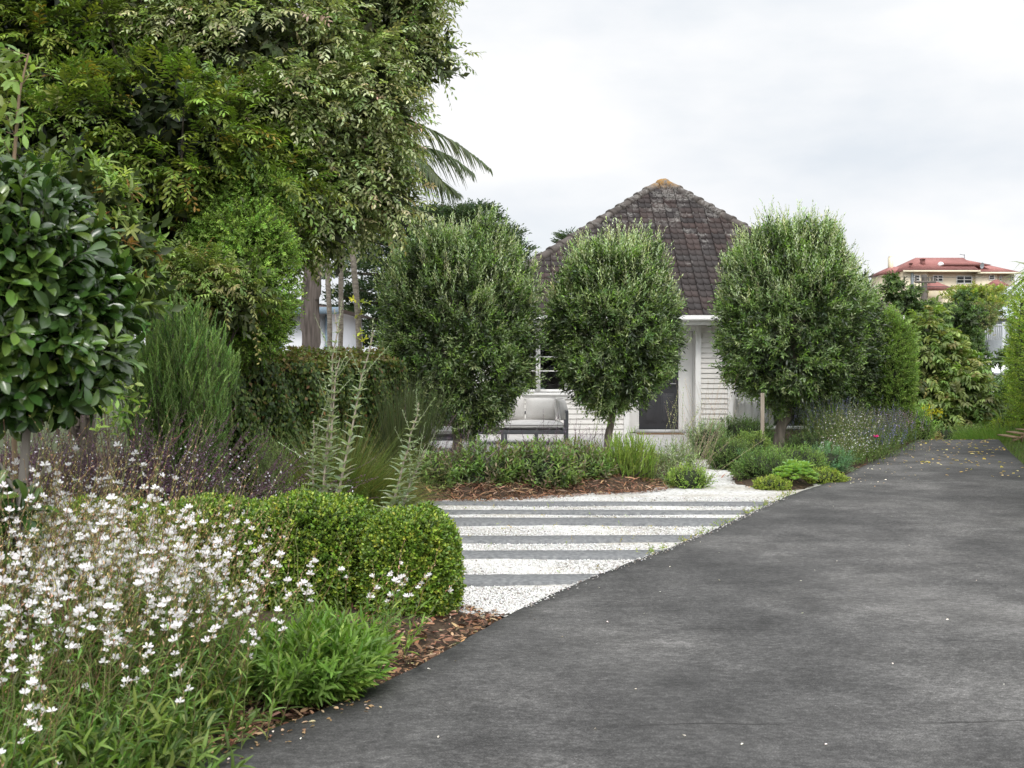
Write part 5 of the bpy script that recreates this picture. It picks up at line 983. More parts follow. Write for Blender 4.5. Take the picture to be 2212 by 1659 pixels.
# bed on the right of the path
mound("westringia_bush", (3.0, 18.3, .05), (.3, .34, .6), "silvery green airy bush by the porch step", [(.15, .22, .11), (.19, .25, .14), (.12, .18, .08)], 380, 11, .055, .01, .24, T_DIA, tip=1.2, up=.8, zc=.5)
wisps("gaura_plant", (3.05, 19.1, .1), 42, 1.2, "dry pinkish gaura stems standing against the white boards by the door", .45, [(.5, .38, .3), (.42, .34, .24)], [(.6, .45, .4), (.7, .58, .54)], (-.02, 0), .016, .009, 8, w_=.0014)
mound("round_shrub", (3.65, 19.0, .05), (.4, .4, .6), "dark green clipped shrub under the left of the staked olive's crown", [(.045, .08, .025), (.065, .11, .03)], 620, 8, .04, .018, .14, zc=.35)
mound("round_shrub", (3.0, 16.6, .05), (.3, .34, .4), "dense olive-green rounded hebe next to the gravel path", [(.075, .12, .035), (.1, .15, .045), (.055, .09, .03)], 640, 8, .03, .014, .12, zc=.4)
mound("round_shrub", (3.42, 17.2, .05), (.3, .32, .47), "yellow-green rounded hebe behind the timber stake", [(.1, .15, .04), (.13, .19, .05)], 640, 8, .03, .014, .12, zc=.35)
mound("round_shrub", (4.75, 18.8, .05), (.5, .4, .36), "low dark bush immediately right of the thick olive trunk", [(.04, .075, .022), (.06, .1, .03)], 500, 8, .035, .015, .13, zc=.4)
mound("small_shrub", (3.15, 15.0, .05), (.4, .42, .36), "low dark green mat-leaved bush at the front corner of the bed", [(.065, .115, .03), (.09, .15, .04), (.05, .085, .025)], 620, 8, .032, .015, .12, zc=.5)
mound("small_shrub", (3.7, 15.8, .05), (.44, .42, .36), "speckled green bush between the succulent rosettes and the stake", [(.08, .13, .035), (.12, .19, .05)], 560, 8, .032, .014, .12, zc=.5)
mound("spurge_clump", (4.15, 16.1, .05), (.36, .36, .36), "blue-green feathery spurge clump behind the bright succulents", [(.09, .18, .1), (.12, .22, .12), (.08, .15, .09)], 130, 26, .05, .009, .2, T_DIA, "plant", tip=1.2, up=.6, zc=.4, ang=1.0)
mound("spurge_clump", (3.25, 16.0, .05), (.2, .2, .34), "blue-green spurge tuft beside the foot of the stake", [(.08, .16, .08), (.1, .19, .1)], 70, 26, .05, .009, .2, T_DIA, "plant", up=.6, zc=.4, ang=1.0)
SUC = [(.17, .27, .07), (.22, .32, .09), (.14, .24, .1)]
t = thing("succulent_clump", (3.45, 14.15, .05), "bright lime green succulent rosettes at the tip of the bed by the driveway", "succulent"); lv = MB()
for k in range(80):
    a = U(0, 6.28, 1)[0]; q = U(0, 1, 1)[0] ** .5; c = np.array([3.36 + q * .27 * math.cos(a) + .0, 14.3 + q * .26 * math.sin(a), .1 + .15 * (1 - q * q)]); m = 16; az = np.arange(m) * 2.4; el_ = np.linspace(.15, 1.2, m)
    r = np.stack([np.cos(az) * np.cos(el_), np.sin(az) * np.cos(el_), np.sin(el_)], -1); s = U(.045, .085, 1)[0] * (1.9 if k < 5 else 1); leaves(lv, np.repeat(c[None], m, 0), r, UP - r * .3, s * (1.1 - .5 * el_ / 1.2), s * .5, pal(SUC, m, .1), t8(.1, -.12, .6, 1.1))
lv.build("foliage", M_LEAF, t)
mound("stonecrop_mat", (3.05, 14.1, .02), (.24, .22, .13), "yellow-green stonecrop mat spreading onto the white gravel", [(.16, .21, .035), (.2, .24, .05), (.12, .17, .03)], 520, 7, .022, .013, .06, zc=.3)
mound("stonecrop_mat", (3.78, 14.7, .03), (.3, .24, .16), "yellow-green stonecrop mat spreading towards the asphalt edge", [(.16, .21, .035), (.2, .24, .05), (.12, .17, .03)], 560, 7, .024, .013, .06, zc=.3)

def flowerbed(name, cs, n, ht, label, leafc, flc, spread=.22, fl_n=7, fl_s=.02, fl_w=.015, M=12, Ln=.05, W=.011, petal=True, lean=(0, 0), fr0=.6):
    cs = np.asarray(cs, float); c = cs.mean(0); t = thing(name, (c[0], c[1], .03), label, "flowering plant"); lv, st, fl = MB(), MB(), MB(); k = rng.integers(len(cs), size=n)
    S = np.column_stack([cs[k] + rng.normal(0, spread, (n, 2)), np.full(n, .04)]); d = nrm(np.column_stack([rng.normal(lean[0], .26, n), rng.normal(lean[1], .26, n), np.ones(n)])); ln = ht * U(.45, 1.1, n)
    twigs(lv, S, d, ln * .8, M, Ln, W, T_DIA, leafc, .7, upb=.35, stem=st, stem_r=.0025, stem_c=(.1, .13, .05), droop=.03); tubes(st, arcs(S, d, ln, .03, 5), .002, 3, (.13, .14, .06))
    h = np.where(U(0, 1, n) < .75)[0]; q = len(h)
    for rep in range(2): twigs(fl, S[h] + d[h] * (ln[h] * fr0)[:, None], d[h], ln[h] * (1 - fr0), fl_n, fl_s, fl_w, T_DIA, flc, 1.1, noise=.7)
    lv.build("foliage", M_LEAF, t); st.build("stems", M_STEM, t); fl.build("blossom", M_PETAL, t); return t
GR = [(.085, .14, .04), (.11, .18, .05), (.07, .11, .035)]
flowerbed("gaura_plant", [(5.1, 18.1), (5.25, 18.5), (4.95, 17.8), (5.4, 18.9), (5.3, 19)], 300, .72, "white gaura among green stems right of the thick olive trunk", GR, [(.75, .72, .71), (.3, .3, .16), (.2, .24, .09), (.15, .2, .06)], .22, 4, .03, .019)
flowerbed("gaura_plant", [(4.75, 17.0), (5.0, 17.4), (4.6, 16.8)], 190, .4, "low gaura with white stars close to the driveway kerb", GR, [(.8, .78, .77), (.3, .32, .15), (.25, .28, .1)], .17, 3, .026, .018)
flowerbed("blue_salvia", [(5.4, 18.3), (5.65, 18.7), (5.3, 18.1), (5.9, 19.3)], 360, .44, "low blue flowered drift spilling beside the asphalt", GR, [(.2, .2, .45), (.28, .27, .5), (.1, .15, .06), (.12, .17, .07)], .2, 9, .022, .016)
flowerbed("blue_salvia", [(6.5, 20.9), (6.8, 21.4), (6.2, 20.4)], 280, .62, "taller blue and lilac flowers below the clipped green column", GR, [(.22, .21, .42), (.3, .27, .46), (.45, .36, .44), (.12, .16, .08)], .25, 8, .021, .015)
flowerbed("blue_salvia", [(5.05, 20.0), (5.35, 20.2), (5.7, 20.5)], 260, .82, "tall hazy lavender-blue flowers behind the thick olive trunk", GR, [(.26, .26, .5), (.34, .33, .55), (.16, .2, .2)], .3, 12, .018, .012, fr0=.65)
flowerbed("pink_flowers", [(6.9, 21.5), (7.15, 22.0), (6.6, 21.0)], 180, .55, "small pink and white flowers at the far driveway bend", GR, [(.66, .4, .5), (.72, .6, .64)], .2, 6, .018, .014)
reeds("grass_tussock", (5.6, 20.9, .0), 1500, 1.25, (0, -.05), "tall arching green grass under the far side of the staked olive", [(.11, .18, .06), (.14, .22, .08), (.17, .2, .1)], .25, (.25, .9), .55, .007)
reeds("grass_tussock", (4.05, 20.4, .0), 1500, .95, (0, 0), "fine grey grass in front of the large window", [(.17, .23, .14), (.12, .18, .09)], .36, (.3, .9), .6, .006)
# one magenta bloom
t = thing("pink_bloom", (5.15, 16.75, .1), "single magenta flower low among the white gaura stars", "flower"); b = MB(); c = np.array([5.02, 16.6, .43]); m = 14; az = np.arange(m) * 2.4; r = np.stack([np.cos(az), np.sin(az) - .6, .4 + 0 * az], -1); leaves(b, np.repeat(c[None], m, 0), r, UP - r * .3, .055, .035, pal([(.6, .03, .16), (.5, .05, .2)], m, .1), T_PET); b.build("blossom", M_PETAL, t); b = MB(); tubes(b, np.array([(5.1, 16.75, .05), (5.05, 16.65, .3), c]), .003, 4, (.1, .15, .05)); b.build("stem", M_STEM, t)
# clipped green column and yellow spurge at the driveway bend
rng = np.random.default_rng(83)
mound("green_column", (7.02, 22.35, -.05), (.43, .5, 2.5), "clipped tall green leafy column at the far house corner", [(.115, .18, .045), (.15, .225, .055), (.09, .14, .035)], 3600, 10, .06, .016, .2, T_DIA, "hedge", p=3.6, zc=.72, up=.5, tip=1.4)
t = mound("yellow_spurge", (7.65, 22.9, -.1), (.38, .35, .78), "green bush with yellow umbels beside the clipped green column", [(.13, .22, .06), (.17, .27, .07)], 240, 9, .075, .022, .24, T_LAN, "shrub", zc=.7, up=.9)
b = MB(); S = np.array([Pt(x, y, 22.6) for x, y in ((1962, 868), (1970, 872), (2012, 884), (2022, 890), (2030, 892), (2000, 882), (2008, 898), (1955, 912))]); S = np.repeat(S, 26, 0) + rng.normal(0, .035, (208, 3)); leaves(b, S, nrm(rng.normal(0, .5, S.shape) + UP), rdir(len(S)), .04, .03, pal([(.62, .55, .03), (.5, .5, .04)], len(S), .12), T_DIA); b.build("blossom", M_PETAL, t)

# ------------------------------------------------------------------ beyond the crest: trees, hedge on the right, palms
gz = lambda x, y: float(ground_z(x, y))
def B(px, D): x = (px - CX) / F * D; return np.array([x, D, gz(x, D)])
e1 = [E(2030, 850, 28.5, 75, 100, .9, 1.3), E(2010, 760, 28.8, 50, 70, .7, .8), E(2075, 890, 28., 55, 70, .7, .8), E(1990, 900, 28.3, 45, 70, .6, .6), E(2050, 940, 27.5, 60, 50, .6, .5)]
clump_tree("large_leaf_tree", B(2030, 28.5), e1, "pale olive-green tree with broad drooping leaves just beyond the driveway crest", [(.105, .155, .046), (.13, .18, .058), (.08, .122, .035), (.15, .17, .06)], 240, 9, 9, .15, .072, .34, T_DRP, M_LEAF, seed=91, droop=.5, trunk=(.08,), limbs=40, cl_r=.28, inner=[(.035, .05, .02)], inner_n=500, inner_L=.3, lift=.2)
e2 = [E(1955, 665, 36, 40, 40, .9, .6), E(2000, 710, 36, 70, 45, 1., 1.), E(2075, 745, 36, 45, 32, .8, .7), E(2060, 690, 35.5, 45, 28, .9, .5), E(2140, 890, 34, 60, 55, 1., 1.), E(2105, 800, 35, 22, 45, .6, .5), E(2185, 850, 34, 25, 35, .6, .4), E(1935, 630, 36, 14, 20, .4, .2), E(2085, 655, 36, 10, 20, .3, .12), E(2180, 920, 33, 60, 50, 1., .6), E(2150, 772, 35, 22, 8, .4, .12)]
clump_tree("twisted_tree", B(2080, 36), e2, "dark green tree with knotty tufted branches before the white roof", [(.05, .085, .025), (.07, .115, .032), (.035, .06, .02)], 330, 16, 8, .085, .05, .14, T_OV, M_LEAF, planar=False, seed=92, droop=.1, trunk=(.16,), limbs=70, cl_r=.2, lift=.4, fork=Pt(2075, 800, 36), inner=[(.02, .032, .012)], inner_n=260, inner_L=.25)
e3 = [E(2105, 650, 72, 45, 14, 1.6, 1.), E(2125, 665, 71, 50, 14, 1.6, 1.), E(2090, 678, 71, 40, 14, 1.5, .8), E(2140, 640, 73, 30, 10, 1.3, .5), E(2085, 640, 73, 25, 10, 1.2, .4)]
clump_tree("flat_topped_tree", B(2110, 72), e3, "flat topped yellow-green spreading tree below the red roofed house", [(.15, .19, .05), (.2, .2, .06), (.12, .16, .045)], 110, 16, 8, .17, .09, .35, T_DIA, M_LEAF, planar=True, seed=93, droop=.2, trunk=(.2,), limbs=30, cl_r=.5, lift=.5, fork=Pt(2115, 690, 72), inner=[(.05, .07, .025)], inner_n=200, inner_L=.5)
rng = np.random.default_rng(94)
p = B(2085, 60); mound("clipped_hedge", (Pt(2085, 0, 60)[0], 60, Pt(0, 735, 60)[2]), (1.45, .8, 2.0), "square clipped hedge standing below the flat topped tree", [(.08, .115, .045), (.1, .13, .055), (.12, .11, .06)], 900, 7, .1, .06, .2, T_DIA, "hedge", p=6, zc=1.0, up=.4)
# hedge along the right edge of the driveway
rng = np.random.default_rng(95)
t = thing("privet_hedge", (10.2, 24.5, gz(10.2, 24.5)), "tall yellow-green leafy hedge along the right driveway edge", "hedge"); lv, br = MB(), MB(); hy = np.linspace(9.5, 27, 13)
for y in hy:
    xr = np.interp(y, REDGE[:, 1], REDGE[:, 0]) + 1.02; z = gz(xr, y); c = np.array([xr, y, z + 1.75]); r = np.array([.62, .95, 1.42 if y > 20 else 1.1]); near = y > 19.5; n = 2300 if near else 500; lf = lumpfn(.09, 8, 4)
    P_, D_ = shell(n, c, r, .8, 3, lf); d = nrm(D_ * .8 + UP * .4 + rng.normal(0, .35, (n, 3))); twigs(lv, P_ - d * .06, d, U(.1, .2, n), 8, .045 if near else .09, .026 if near else .05, T_DIA, [(.15, .22, .035), (.2, .27, .04), (.1, .16, .03)], .8, upb=.4, tip=1.3); blob(br, c, r, .8, 3, lf, (.02, .028, .01), 10)
    tubes(br, np.array([(xr, y, z - .1), c]), .05, 6, (.09, .07, .05))
lv.build("foliage", M_LEAF, t); br.build("branches", M_STEM, t)
reeds("grass_bank", (9.75, 24.2, gz(9.75, 24.2)), 3400, .75, (-.15, -.15), "green grassy bank at the foot of the tall hedge by the timber steps", [(.1, .19, .05), (.13, .23, .06), (.16, .22, .07)], .75, (.25, .8), .3, .006)
def cordyline(c, n, ln, label, cols, base, name="cabbage_palm", w_=.035, dr=(.1, .5), D_up=.15):
    t = thing(name, base, label, "palm"); lv, st = MB(), MB(); d = nrm(rdir(n) + UP * D_up); d = d[d[:, 2] > -.55]; n = len(d); blades(lv, np.repeat(np.asarray(c)[None], n, 0) + d * .04, d, ln * U(.7, 1.1, n), w_, U(*dr, n), pal(cols, n, .15), 5)
    tubes(st, np.array([base - [0, 0, .1], (base + np.asarray(c)) / 2 + [.05, 0, 0], c]), np.array([[.08, .065, .05]]), 8, (.13, .1, .07)); st.build("trunk", M_STEM, t); lv.build("crown", M_LEAF, t); return t
CG = [(.11, .17, .065), (.15, .21, .09), (.08, .13, .05)]
cordyline(Pt(2200, 890, 27), 150, .62, "spiky cabbage palm head nearest the tall hedge", CG, B(2200, 27))
cordyline(Pt(2166, 915, 26.6), 150, .66, "spiky cabbage palm head left of its twin, over the crest", CG, B(2166, 26.6))
cordyline(Pt(2212, 790, 29.), 110, .95, "large blue-green spiky yucca head poking out beside the tall hedge", [(.1, .15, .08), (.13, .18, .1)], B(2212, 29), "yucca", .05)
cordyline(Pt(2240, 590, 60), 80, 2.2, "distant palm crown peeking in above the tall hedge", [(.1, .15, .05), (.13, .17, .07)], B(2240, 60), "palm_tree", .1, (.3, .9))
for px, D, r, lab, cs, L_ in ((2180, 25.3, (.55, .4, .6), "yellow-green low bush on the crest by the grassy bank", [(.2, .24, .04), (.15, .21, .04)], .05), (2060, 25.6, (.75, .45, .5), "pale green rounded bush at the middle of the driveway crest", [(.13, .19, .08), (.17, .22, .1)], .05), (2125, 26, (.7, .4, .45), "mid green low bush beneath the cabbage palms", [(.1, .16, .05), (.07, .12, .035)], .05), (1995, 24.6, (.35, .35, .42), "tan and green tuft where the bed meets the crest", [(.16, .17, .07), (.2, .17, .1)], .06)):
    p = B(px, D); mound("low_bush", (p[0], D, max(p[2], Pt(0, 965, D)[2])), r, lab, cs, 420, 8, L_, L_ * .45, .14, zc=.3)
# fallback wooded slope behind
rng = np.random.default_rng(96)
# timber steps at the far right of the driveway
t = thing("timber_steps", (9.35, 22.0, gz(9.35, 22)), "small raw timber steps at the far right driveway edge", "steps"); M_TIM = noisemat("raw_timber", [(.3, (.3, .2, .12)), (.7, (.46, .33, .21))], 6, 6, .8, .2, (1, 4, 4)); x0 = Pt(2183, 0, 22)[0]; z0 = gz(x0, 22) + .06
for k in range(3): b = MB(); b.box(x0 + .02 + k * .16, x0 + .45 + .0 + .16, 21.9, 22.6, z0 + .055 + k * .06 - .015, z0 + .055 + k * .06) if k == 2 else b.box(x0 + k * .16, x0 + .158 + k * .16, 21.9, 22.6, z0 + .045 + k * .06, z0 + .07 + k * .06); b.build("tread", M_TIM, t)
for k in range(4): b = MB(); b.box(x0 + .02 + k * .15, x0 + .05 + k * .15, 21.92, 21.97, z0 - .05, z0 + .04 + min(k, 2) * .06); b.build("post", M_TIM, t)
b = MB(); b.add([(x0 - .06, 21.89, z0 - .02), (x0 - .02, 21.89, z0 - .03), (x0 + .52, 21.89, z0 + .2), (x0 + .5, 21.89, z0 + .24), (x0 - .06, 21.86, z0 - .02), (x0 - .02, 21.86, z0 - .03), (x0 + .52, 21.86, z0 + .2), (x0 + .5, 21.86, z0 + .24)], Q=[(0, 1, 2, 3), (7, 6, 5, 4), (0, 4, 5, 1), (1, 5, 6, 2), (2, 6, 7, 3), (3, 7, 4, 0)]); b.build("stringer", M_TIM, t)

# ------------------------------------------------------------------ distant buildings
D = 130.; X_ = lambda px: (px - CX) / F * D; Z_ = lambda py: CAM_H + (HY - py) / F * D
zx = lambda z: 1858 + z * .16; zy = lambda z: 495.5 + z * .16
t = thing("red_roofed_house", (X_(2050), D + 5, gz(X_(2050), D)), "large cream house with red hip roofs on the distant hill", "house")
M_CREAM = paint("cream_render", (.76, .67, .5), .8, .05, 1.5)
def redroof():
    m, tt, b = newmat("red_tile"); L = tt.links.new; tcn = tt.nodes.new("ShaderNodeTexCoord"); wv = tt.nodes.new("ShaderNodeTexWave"); wv.bands_direction = 'Z'; wv.inputs['Scale'].default_value = 2.2; wv.inputs['Distortion'].default_value = .25
    nz = tt.nodes.new("ShaderNodeTexNoise"); nz.inputs['Scale'].default_value = .9; nz.inputs['Detail'].default_value = 5; rp = tt.nodes.new("ShaderNodeValToRGB"); e = rp.color_ramp.elements; e[0].position = .3; e[0].color = (.3, .115, .1, 1); e[1].position = .7; e[1].color = (.38, .16, .14, 1)
    L(tcn.outputs['Object'], wv.inputs['Vector']); L(tcn.outputs['Object'], nz.inputs['Vector']); L(nz.outputs['Fac'], rp.inputs[0]); L(rp.outputs[0], b.inputs['Base Color']); bp = tt.nodes.new("ShaderNodeBump"); bp.inputs['Strength'].default_value = 1; bp.inputs['Distance'].default_value = .12; L(wv.outputs['Fac'], bp.inputs['Height']); L(bp.outputs[0], b.inputs['Normal']); b.inputs['Roughness'].default_value = .8; return m
M_RED = redroof()
def hip(x0, x1, y0, y1, z0, r0, r1, z1, th=.0):
    b = MB(); ym = (y0 + y1) / 2; b.add([(x0, y0, z0), (x1, y0, z0), (x1, y1, z0), (x0, y1, z0), (r0, ym, z1), (r1, ym, z1)], Q=[(0, 1, 5, 4), (2, 3, 4, 5), (0, 3, 2, 1)], T=[(1, 2, 5), (3, 0, 4)]); return b
ze = Z_(zy(562)); zg = gz(X_(2050), D) - 1.5
b = MB(); b.box(X_(zx(610)), X_(zx(918)), D, D + 9, zg, ze); b.box(X_(zx(918)), X_(zx(1575)), D + .5, D + 9.5, zg, ze + .01); b.box(X_(zx(1576)), X_(zx(1850)), D + .1, D + 8, zg, Z_(zy(585))); b.box(X_(zx(1850)), X_(zx(2130)), D + .9, D + 8.2, zg, Z_(zy(586))); b.box(X_(zx(450)), X_(zx(609)), D + 2.5, D + 8, zg, ze - .1); b.build("wall", M_CREAM, t)
r_ = hip(X_(zx(555)), X_(zx(1595)), D - .6, D + 10.2, ze, X_(zx(950)), X_(zx(1620)), Z_(zy(333))); r_.build("roof", M_RED, t)
hip(X_(zx(390)), X_(zx(900)), D + 1.5, D + 8.6, ze - .15, X_(zx(600)), X_(zx(760)), Z_(zy(457))).build("roof", M_RED, t)
hip(X_(zx(1560)), X_(zx(2165)), D - .5, D + 9, Z_(zy(585)), X_(zx(1700)), X_(zx(1950)), Z_(zy(442))).build("roof", M_RED, t)
hip(X_(zx(1150)), X_(zx(1830)), D + 1, D + 10, Z_(zy(470)), X_(zx(1300)), X_(zx(1625)), Z_(zy(338)) - .05).build("roof", M_RED, t)
hip(X_(zx(790)), X_(zx(1155)), D - 3, D - .05, Z_(zy(828)), X_(zx(880)), X_(zx(950)), Z_(zy(712))).build("porch_roof", M_RED, t)
hip(X_(zx(1630)), X_(zx(1900)), D - 3, D + .05, Z_(zy(792)), X_(zx(1740)), X_(zx(1780)), Z_(zy(690))).build("porch_roof", M_RED, t)
b = MB(); b.box(X_(zx(555)), X_(zx(1595)), D - .68, D - .602, ze - .16, ze + .04); b.build("fascia", M_CREAM, t); b = MB(); b.box(X_(zx(1560)), X_(zx(2165)), D - .58, D - .502, Z_(zy(585)) - .16, Z_(zy(585)) + .04); b.build("fascia", M_CREAM, t)
b = MB(); b.box(X_(zx(577)), X_(zx(625)), D + 4.5, D + 5.2, ze, Z_(zy(330))); b.box(X_(zx(583)), X_(zx(618)), D + 4.6, D + 5.1, Z_(zy(329)), Z_(zy(312))); b.build("chimney", M_CREAM, t)
M_GL2, _, bb = newmat("far_glass"); bb.inputs['Base Color'].default_value = (.05, .055, .06, 1); bb.inputs['Roughness'].default_value = .12
for a, c, u, v, yo, split in ((725, 805, 615, 702, 0, 1), (1005, 1140, 612, 702, .5, 2), (1320, 1535, 620, 730, .5, 2), (1740, 1820, 612, 682, .1, 1), (1922, 1957, 615, 690, .9, 1), (2078, 2112, 615, 690, .9, 1)):
    xa, xb, za, zb = X_(zx(a)), X_(zx(c)), Z_(zy(v)), Z_(zy(u)); f = MB(); q = .09
    f.box(xa, xb, D + yo - .08, D + yo - .002, za, za + q); f.box(xa, xb, D + yo - .08, D + yo - .002, zb - q, zb); f.box(xa, xa + q, D + yo - .08, D + yo - .002, za + q, zb - q); f.box(xb - q, xb, D + yo - .08, D + yo - .002, za + q, zb - q)
    f.box(xa + q, xb - q, D + yo - .075, D + yo - .003, (za + zb) / 2 - .04, (za + zb) / 2 + .04)
    if split == 2: f.box((xa + xb) / 2 - .05, (xa + xb) / 2 + .05, D + yo - .07, D + yo - .004, za + q, zb - q)
    o = f.build("window", M_WHITE, t); b = MB(); b.box(xa + q, xb - q, D + yo - .03, D + yo - .01, za + q, zb - q); b.build("pane", M_GL2, o)
for a, v0, v1, w_ in ((930, 450, 390, 18), (702, 545, 465, 10)): b = MB(); b.box(X_(zx(a - w_)), X_(zx(a + w_)), D + (1.6 if v0 < 500 else .2), D + (2.4 if v0 < 500 else .7), Z_(zy(v0)) - .4, Z_(zy(v1))); b.box(X_(zx(a - w_ - 5)), X_(zx(a + w_ + 5)), D + (1.5 if v0 < 500 else .1), D + (2.5 if v0 < 500 else .8), Z_(zy(v1)) + .002, Z_(zy(v1)) + .12); b.build("flue", M_RED, t)
b = MB(); blob(b, (X_(zx(1160)), D + 1.6, Z_(zy(460))), (.32, .32, .3), 1., 2, None, (1, 1, 1), 10); b.build("skylight", M_WHITE, t, True)
b = MB(); x = X_(zx(1620)); tubes(b, np.array([(x, D + 4.5, Z_(zy(400))), (x, D + 4.5, Z_(zy(290)))]), .035, 5); tubes(b, np.array([(X_(zx(1555)), D + 4.5, Z_(zy(288))), (X_(zx(1625)), D + 4.5, Z_(zy(300)))]), .03, 5); b.build("aerial", M_DARKMETAL, t)
b = MB(); dn = Pt(zx(1640), zy(490), D - .4); th = np.linspace(0, 6.28, 17)[:-1]; V = [dn] + [dn + [.22 * math.cos(a), -.14 - .1 * math.sin(a), .32 * math.sin(a)] for a in th]; b.add(V, T=[(0, 1 + k, 1 + (k + 1) % 16) for k in range(16)]); b.build("satellite_dish", paint("dish_grey", (.3, .31, .33)), t)
b = MB(); tubes(b, np.array([(X_(zx(698)), D - .12, ze - .2), (X_(zx(698)), D - .12, Z_(zy(740))), (X_(zx(715)), D - .12, Z_(zy(785)))]), .16, 8); b.build("downpipe", paint("pipe_grey", (.25, .27, .29)), t, True)
# power pole with wires
D = 105.; xp = (zx(865) - CX) / F * D; t = thing("power_pole", (xp, D, gz(xp, D)), "grey power pole with a crossarm in front of the red roofed house", "pole"); M_POLE = paint("pole_timber", (.14, .12, .105), .9, .15)
zt = CAM_H + (HY - zy(612)) / F * D; b = MB(); tubes(b, np.array([(xp, D, gz(xp, D) - .5), (xp, D, zt)]), np.array([[.2, .15]]) * 1.6, 8); b.build("post", M_POLE, t, True); b = MB(); b.box(xp - .9, xp + .95, D - .25, D - .16, zt - .75, zt - .55); b.build("crossarm", M_POLE, t)
for k, dx in enumerate((-.8, -.1, .3, .6, .9)): b = MB(); tubes(b, np.array([(xp + dx, D - .2, zt - .548), (xp + dx, D - .2, zt - .25)]), np.array([[.07, .1]]), 7); b.build("insulator", M_POLE, t)
for zl, lab, sag in ((zy(635), "upper thin power wire crossing the cream house walls", .5), (zy(765), "lower thin power wire across the cream house walls", .7)):
    b = MB(); q = np.linspace(-1, 1, 24); zc_ = CAM_H + (HY - zl) / F * (D - 3); tubes(b, np.stack([xp + q * 26, 0 * q + D - 2, zc_ + (q - .1) ** 2 * sag], -1), .025, 4, (.1, .1, .1)); b.build("power_wire", M_STEM, label=lab, category="wire")
# lower buildings behind the twisted tree
D = 56.; gzz = gz((2140 - CX) / F * D, D)
t = thing("white_roofed_building", ((2150 - CX) / F * D, D, gzz), "white building with a bright flat roof seen through the twisted tree", "building"); b = MB(); x0, x1 = (2062 - CX) / F * D, (2260 - CX) / F * D; za, zb = CAM_H + (HY - 830) / F * D, CAM_H + (HY - 735) / F * D
b.box(x0, x1, D, D + 9, gzz - 1, za); b.build("wall", M_WHITE, t); b = MB(); b.add([(x0, D - .3, za + .01), (x1, D - .3, za + .01), (x1, D + 11, zb), (x0, D + 11, zb)], Q=[(0, 1, 2, 3)]); b.add([(x0, D - .3, za - .1), (x1, D - .3, za - .1), (x1, D + 11, zb - .1), (x0, D + 11, zb - .1)], Q=[(3, 2, 1, 0)]); b.add([(x0, D - .3, za - .1), (x1, D - .3, za - .1), (x1, D - .3, za + .01), (x0, D - .3, za + .01)], Q=[(0, 1, 2, 3)]); b.build("roof", M_WHITE, t)
t = thing("grey_gabled_house", ((2150 - CX) / F * 46, 46, gz(18, 46)), "house with a small grey gable roof in front of the white building", "house"); D = 46.; b = MB(); xa, xr, xb = [(q - CX) / F * D for q in (2128, 2172, 2225)]; zl, zr, zlr = [CAM_H + (HY - q) / F * D for q in (835, 806, 815)]
b.add([(xa, D, zl), (xr, D, zr), (xb, D, zlr - .4), (xa, D + 5, zl), (xr, D + 5, zr), (xb, D + 5, zlr - .4), (xa, D, zl - .12), (xr, D, zr - .12), (xb, D, zlr - .52), (xa, D + 5, zl - .12), (xr, D + 5, zr - .12), (xb, D + 5, zlr - .52)], Q=[(0, 1, 4, 3), (1, 2, 5, 4), (6, 9, 10, 7), (7, 10, 11, 8), (0, 6, 7, 1), (1, 7, 8, 2)]); b.build("roof", paint("grey_roof", (.17, .17, .19), .6), t)
b = MB(); b.add([(xa + .2, D + .2, -6), (xb - .1, D + .2, -6), (xb - .1, D + .2, zlr - .53), (xr, D + .2, zr - .14), (xa + .2, D + .2, zl - .03), ], Q=[(0, 1, 2, 3)], T=[(0, 3, 4)]); b.box(xa + .2, xb - .1, D + .21, D + 4.9, -6, zl - .55); b.build("wall", M_WHITE, t)
b = MB(); x = (2185 - CX) / F * D; tubes(b, np.array([(x, D + 1, zr - .2), (x, D + 1, CAM_H + (HY - 770) / F * D)]), .02, 4); tubes(b, np.array([(x - .25, D + 1, CAM_H + (HY - 773) / F * D), (x + .05, D + 1, CAM_H + (HY - 772) / F * D)]), .015, 4); b.build("aerial", M_DARKMETAL, t)
D = 74.; t = thing("grey_building", ((2175 - CX) / F * D, D, gz(30, D)), "blue-grey building with a pale roof beside the clipped hedge on the hill", "building"); x0, x1 = (2135 - CX) / F * D, (2230 - CX) / F * D; b = MB(); b.box(x0, x1, D, D + 6, -6, CAM_H + (HY - 690) / F * D); b.build("wall", paint("grey_wall", (.3, .32, .34), .7), t); b = MB(); b.box(x0 - .2, x1 + .2, D - .3, D + 6.2, CAM_H + (HY - 689.8) / F * D, CAM_H + (HY - 686) / F * D); b.build("roof", M_WHITE, t)
D = 80.; t = thing("pale_blue_building", ((2190 - CX) / F * D, D, gz(33, D)), "pale blue-grey flat building just below the right of the red roofs", "building"); x0, x1 = (2163 - CX) / F * D, (2240 - CX) / F * D; b = MB(); b.box(x0, x1, D, D + 8, -6, CAM_H + (HY - 619) / F * D); b.build("wall", paint("pale_blue", (.5, .54, .6), .7), t); b = MB(); b.box(x0 + .2, x0 + 1.0, D - .04, D - .003, CAM_H + (HY - 645) / F * D, CAM_H + (HY - 637) / F * D); b.build("window", M_GL2, t)
D = 62.; t = thing("picket_fence", ((2160 - CX) / F * D, D, gz(25, D)), "pale grey railing fence below the clipped hedge on the hill", "fence"); x0, x1 = (2128 - CX) / F * D, (2225 - CX) / F * D; za, zb = CAM_H + (HY - 735) / F * D, CAM_H + (HY - 700) / F * D; b = MB()
for x in np.arange(x0, x1, .11): b.box(x, x + .05, D, D + .03, za, zb)
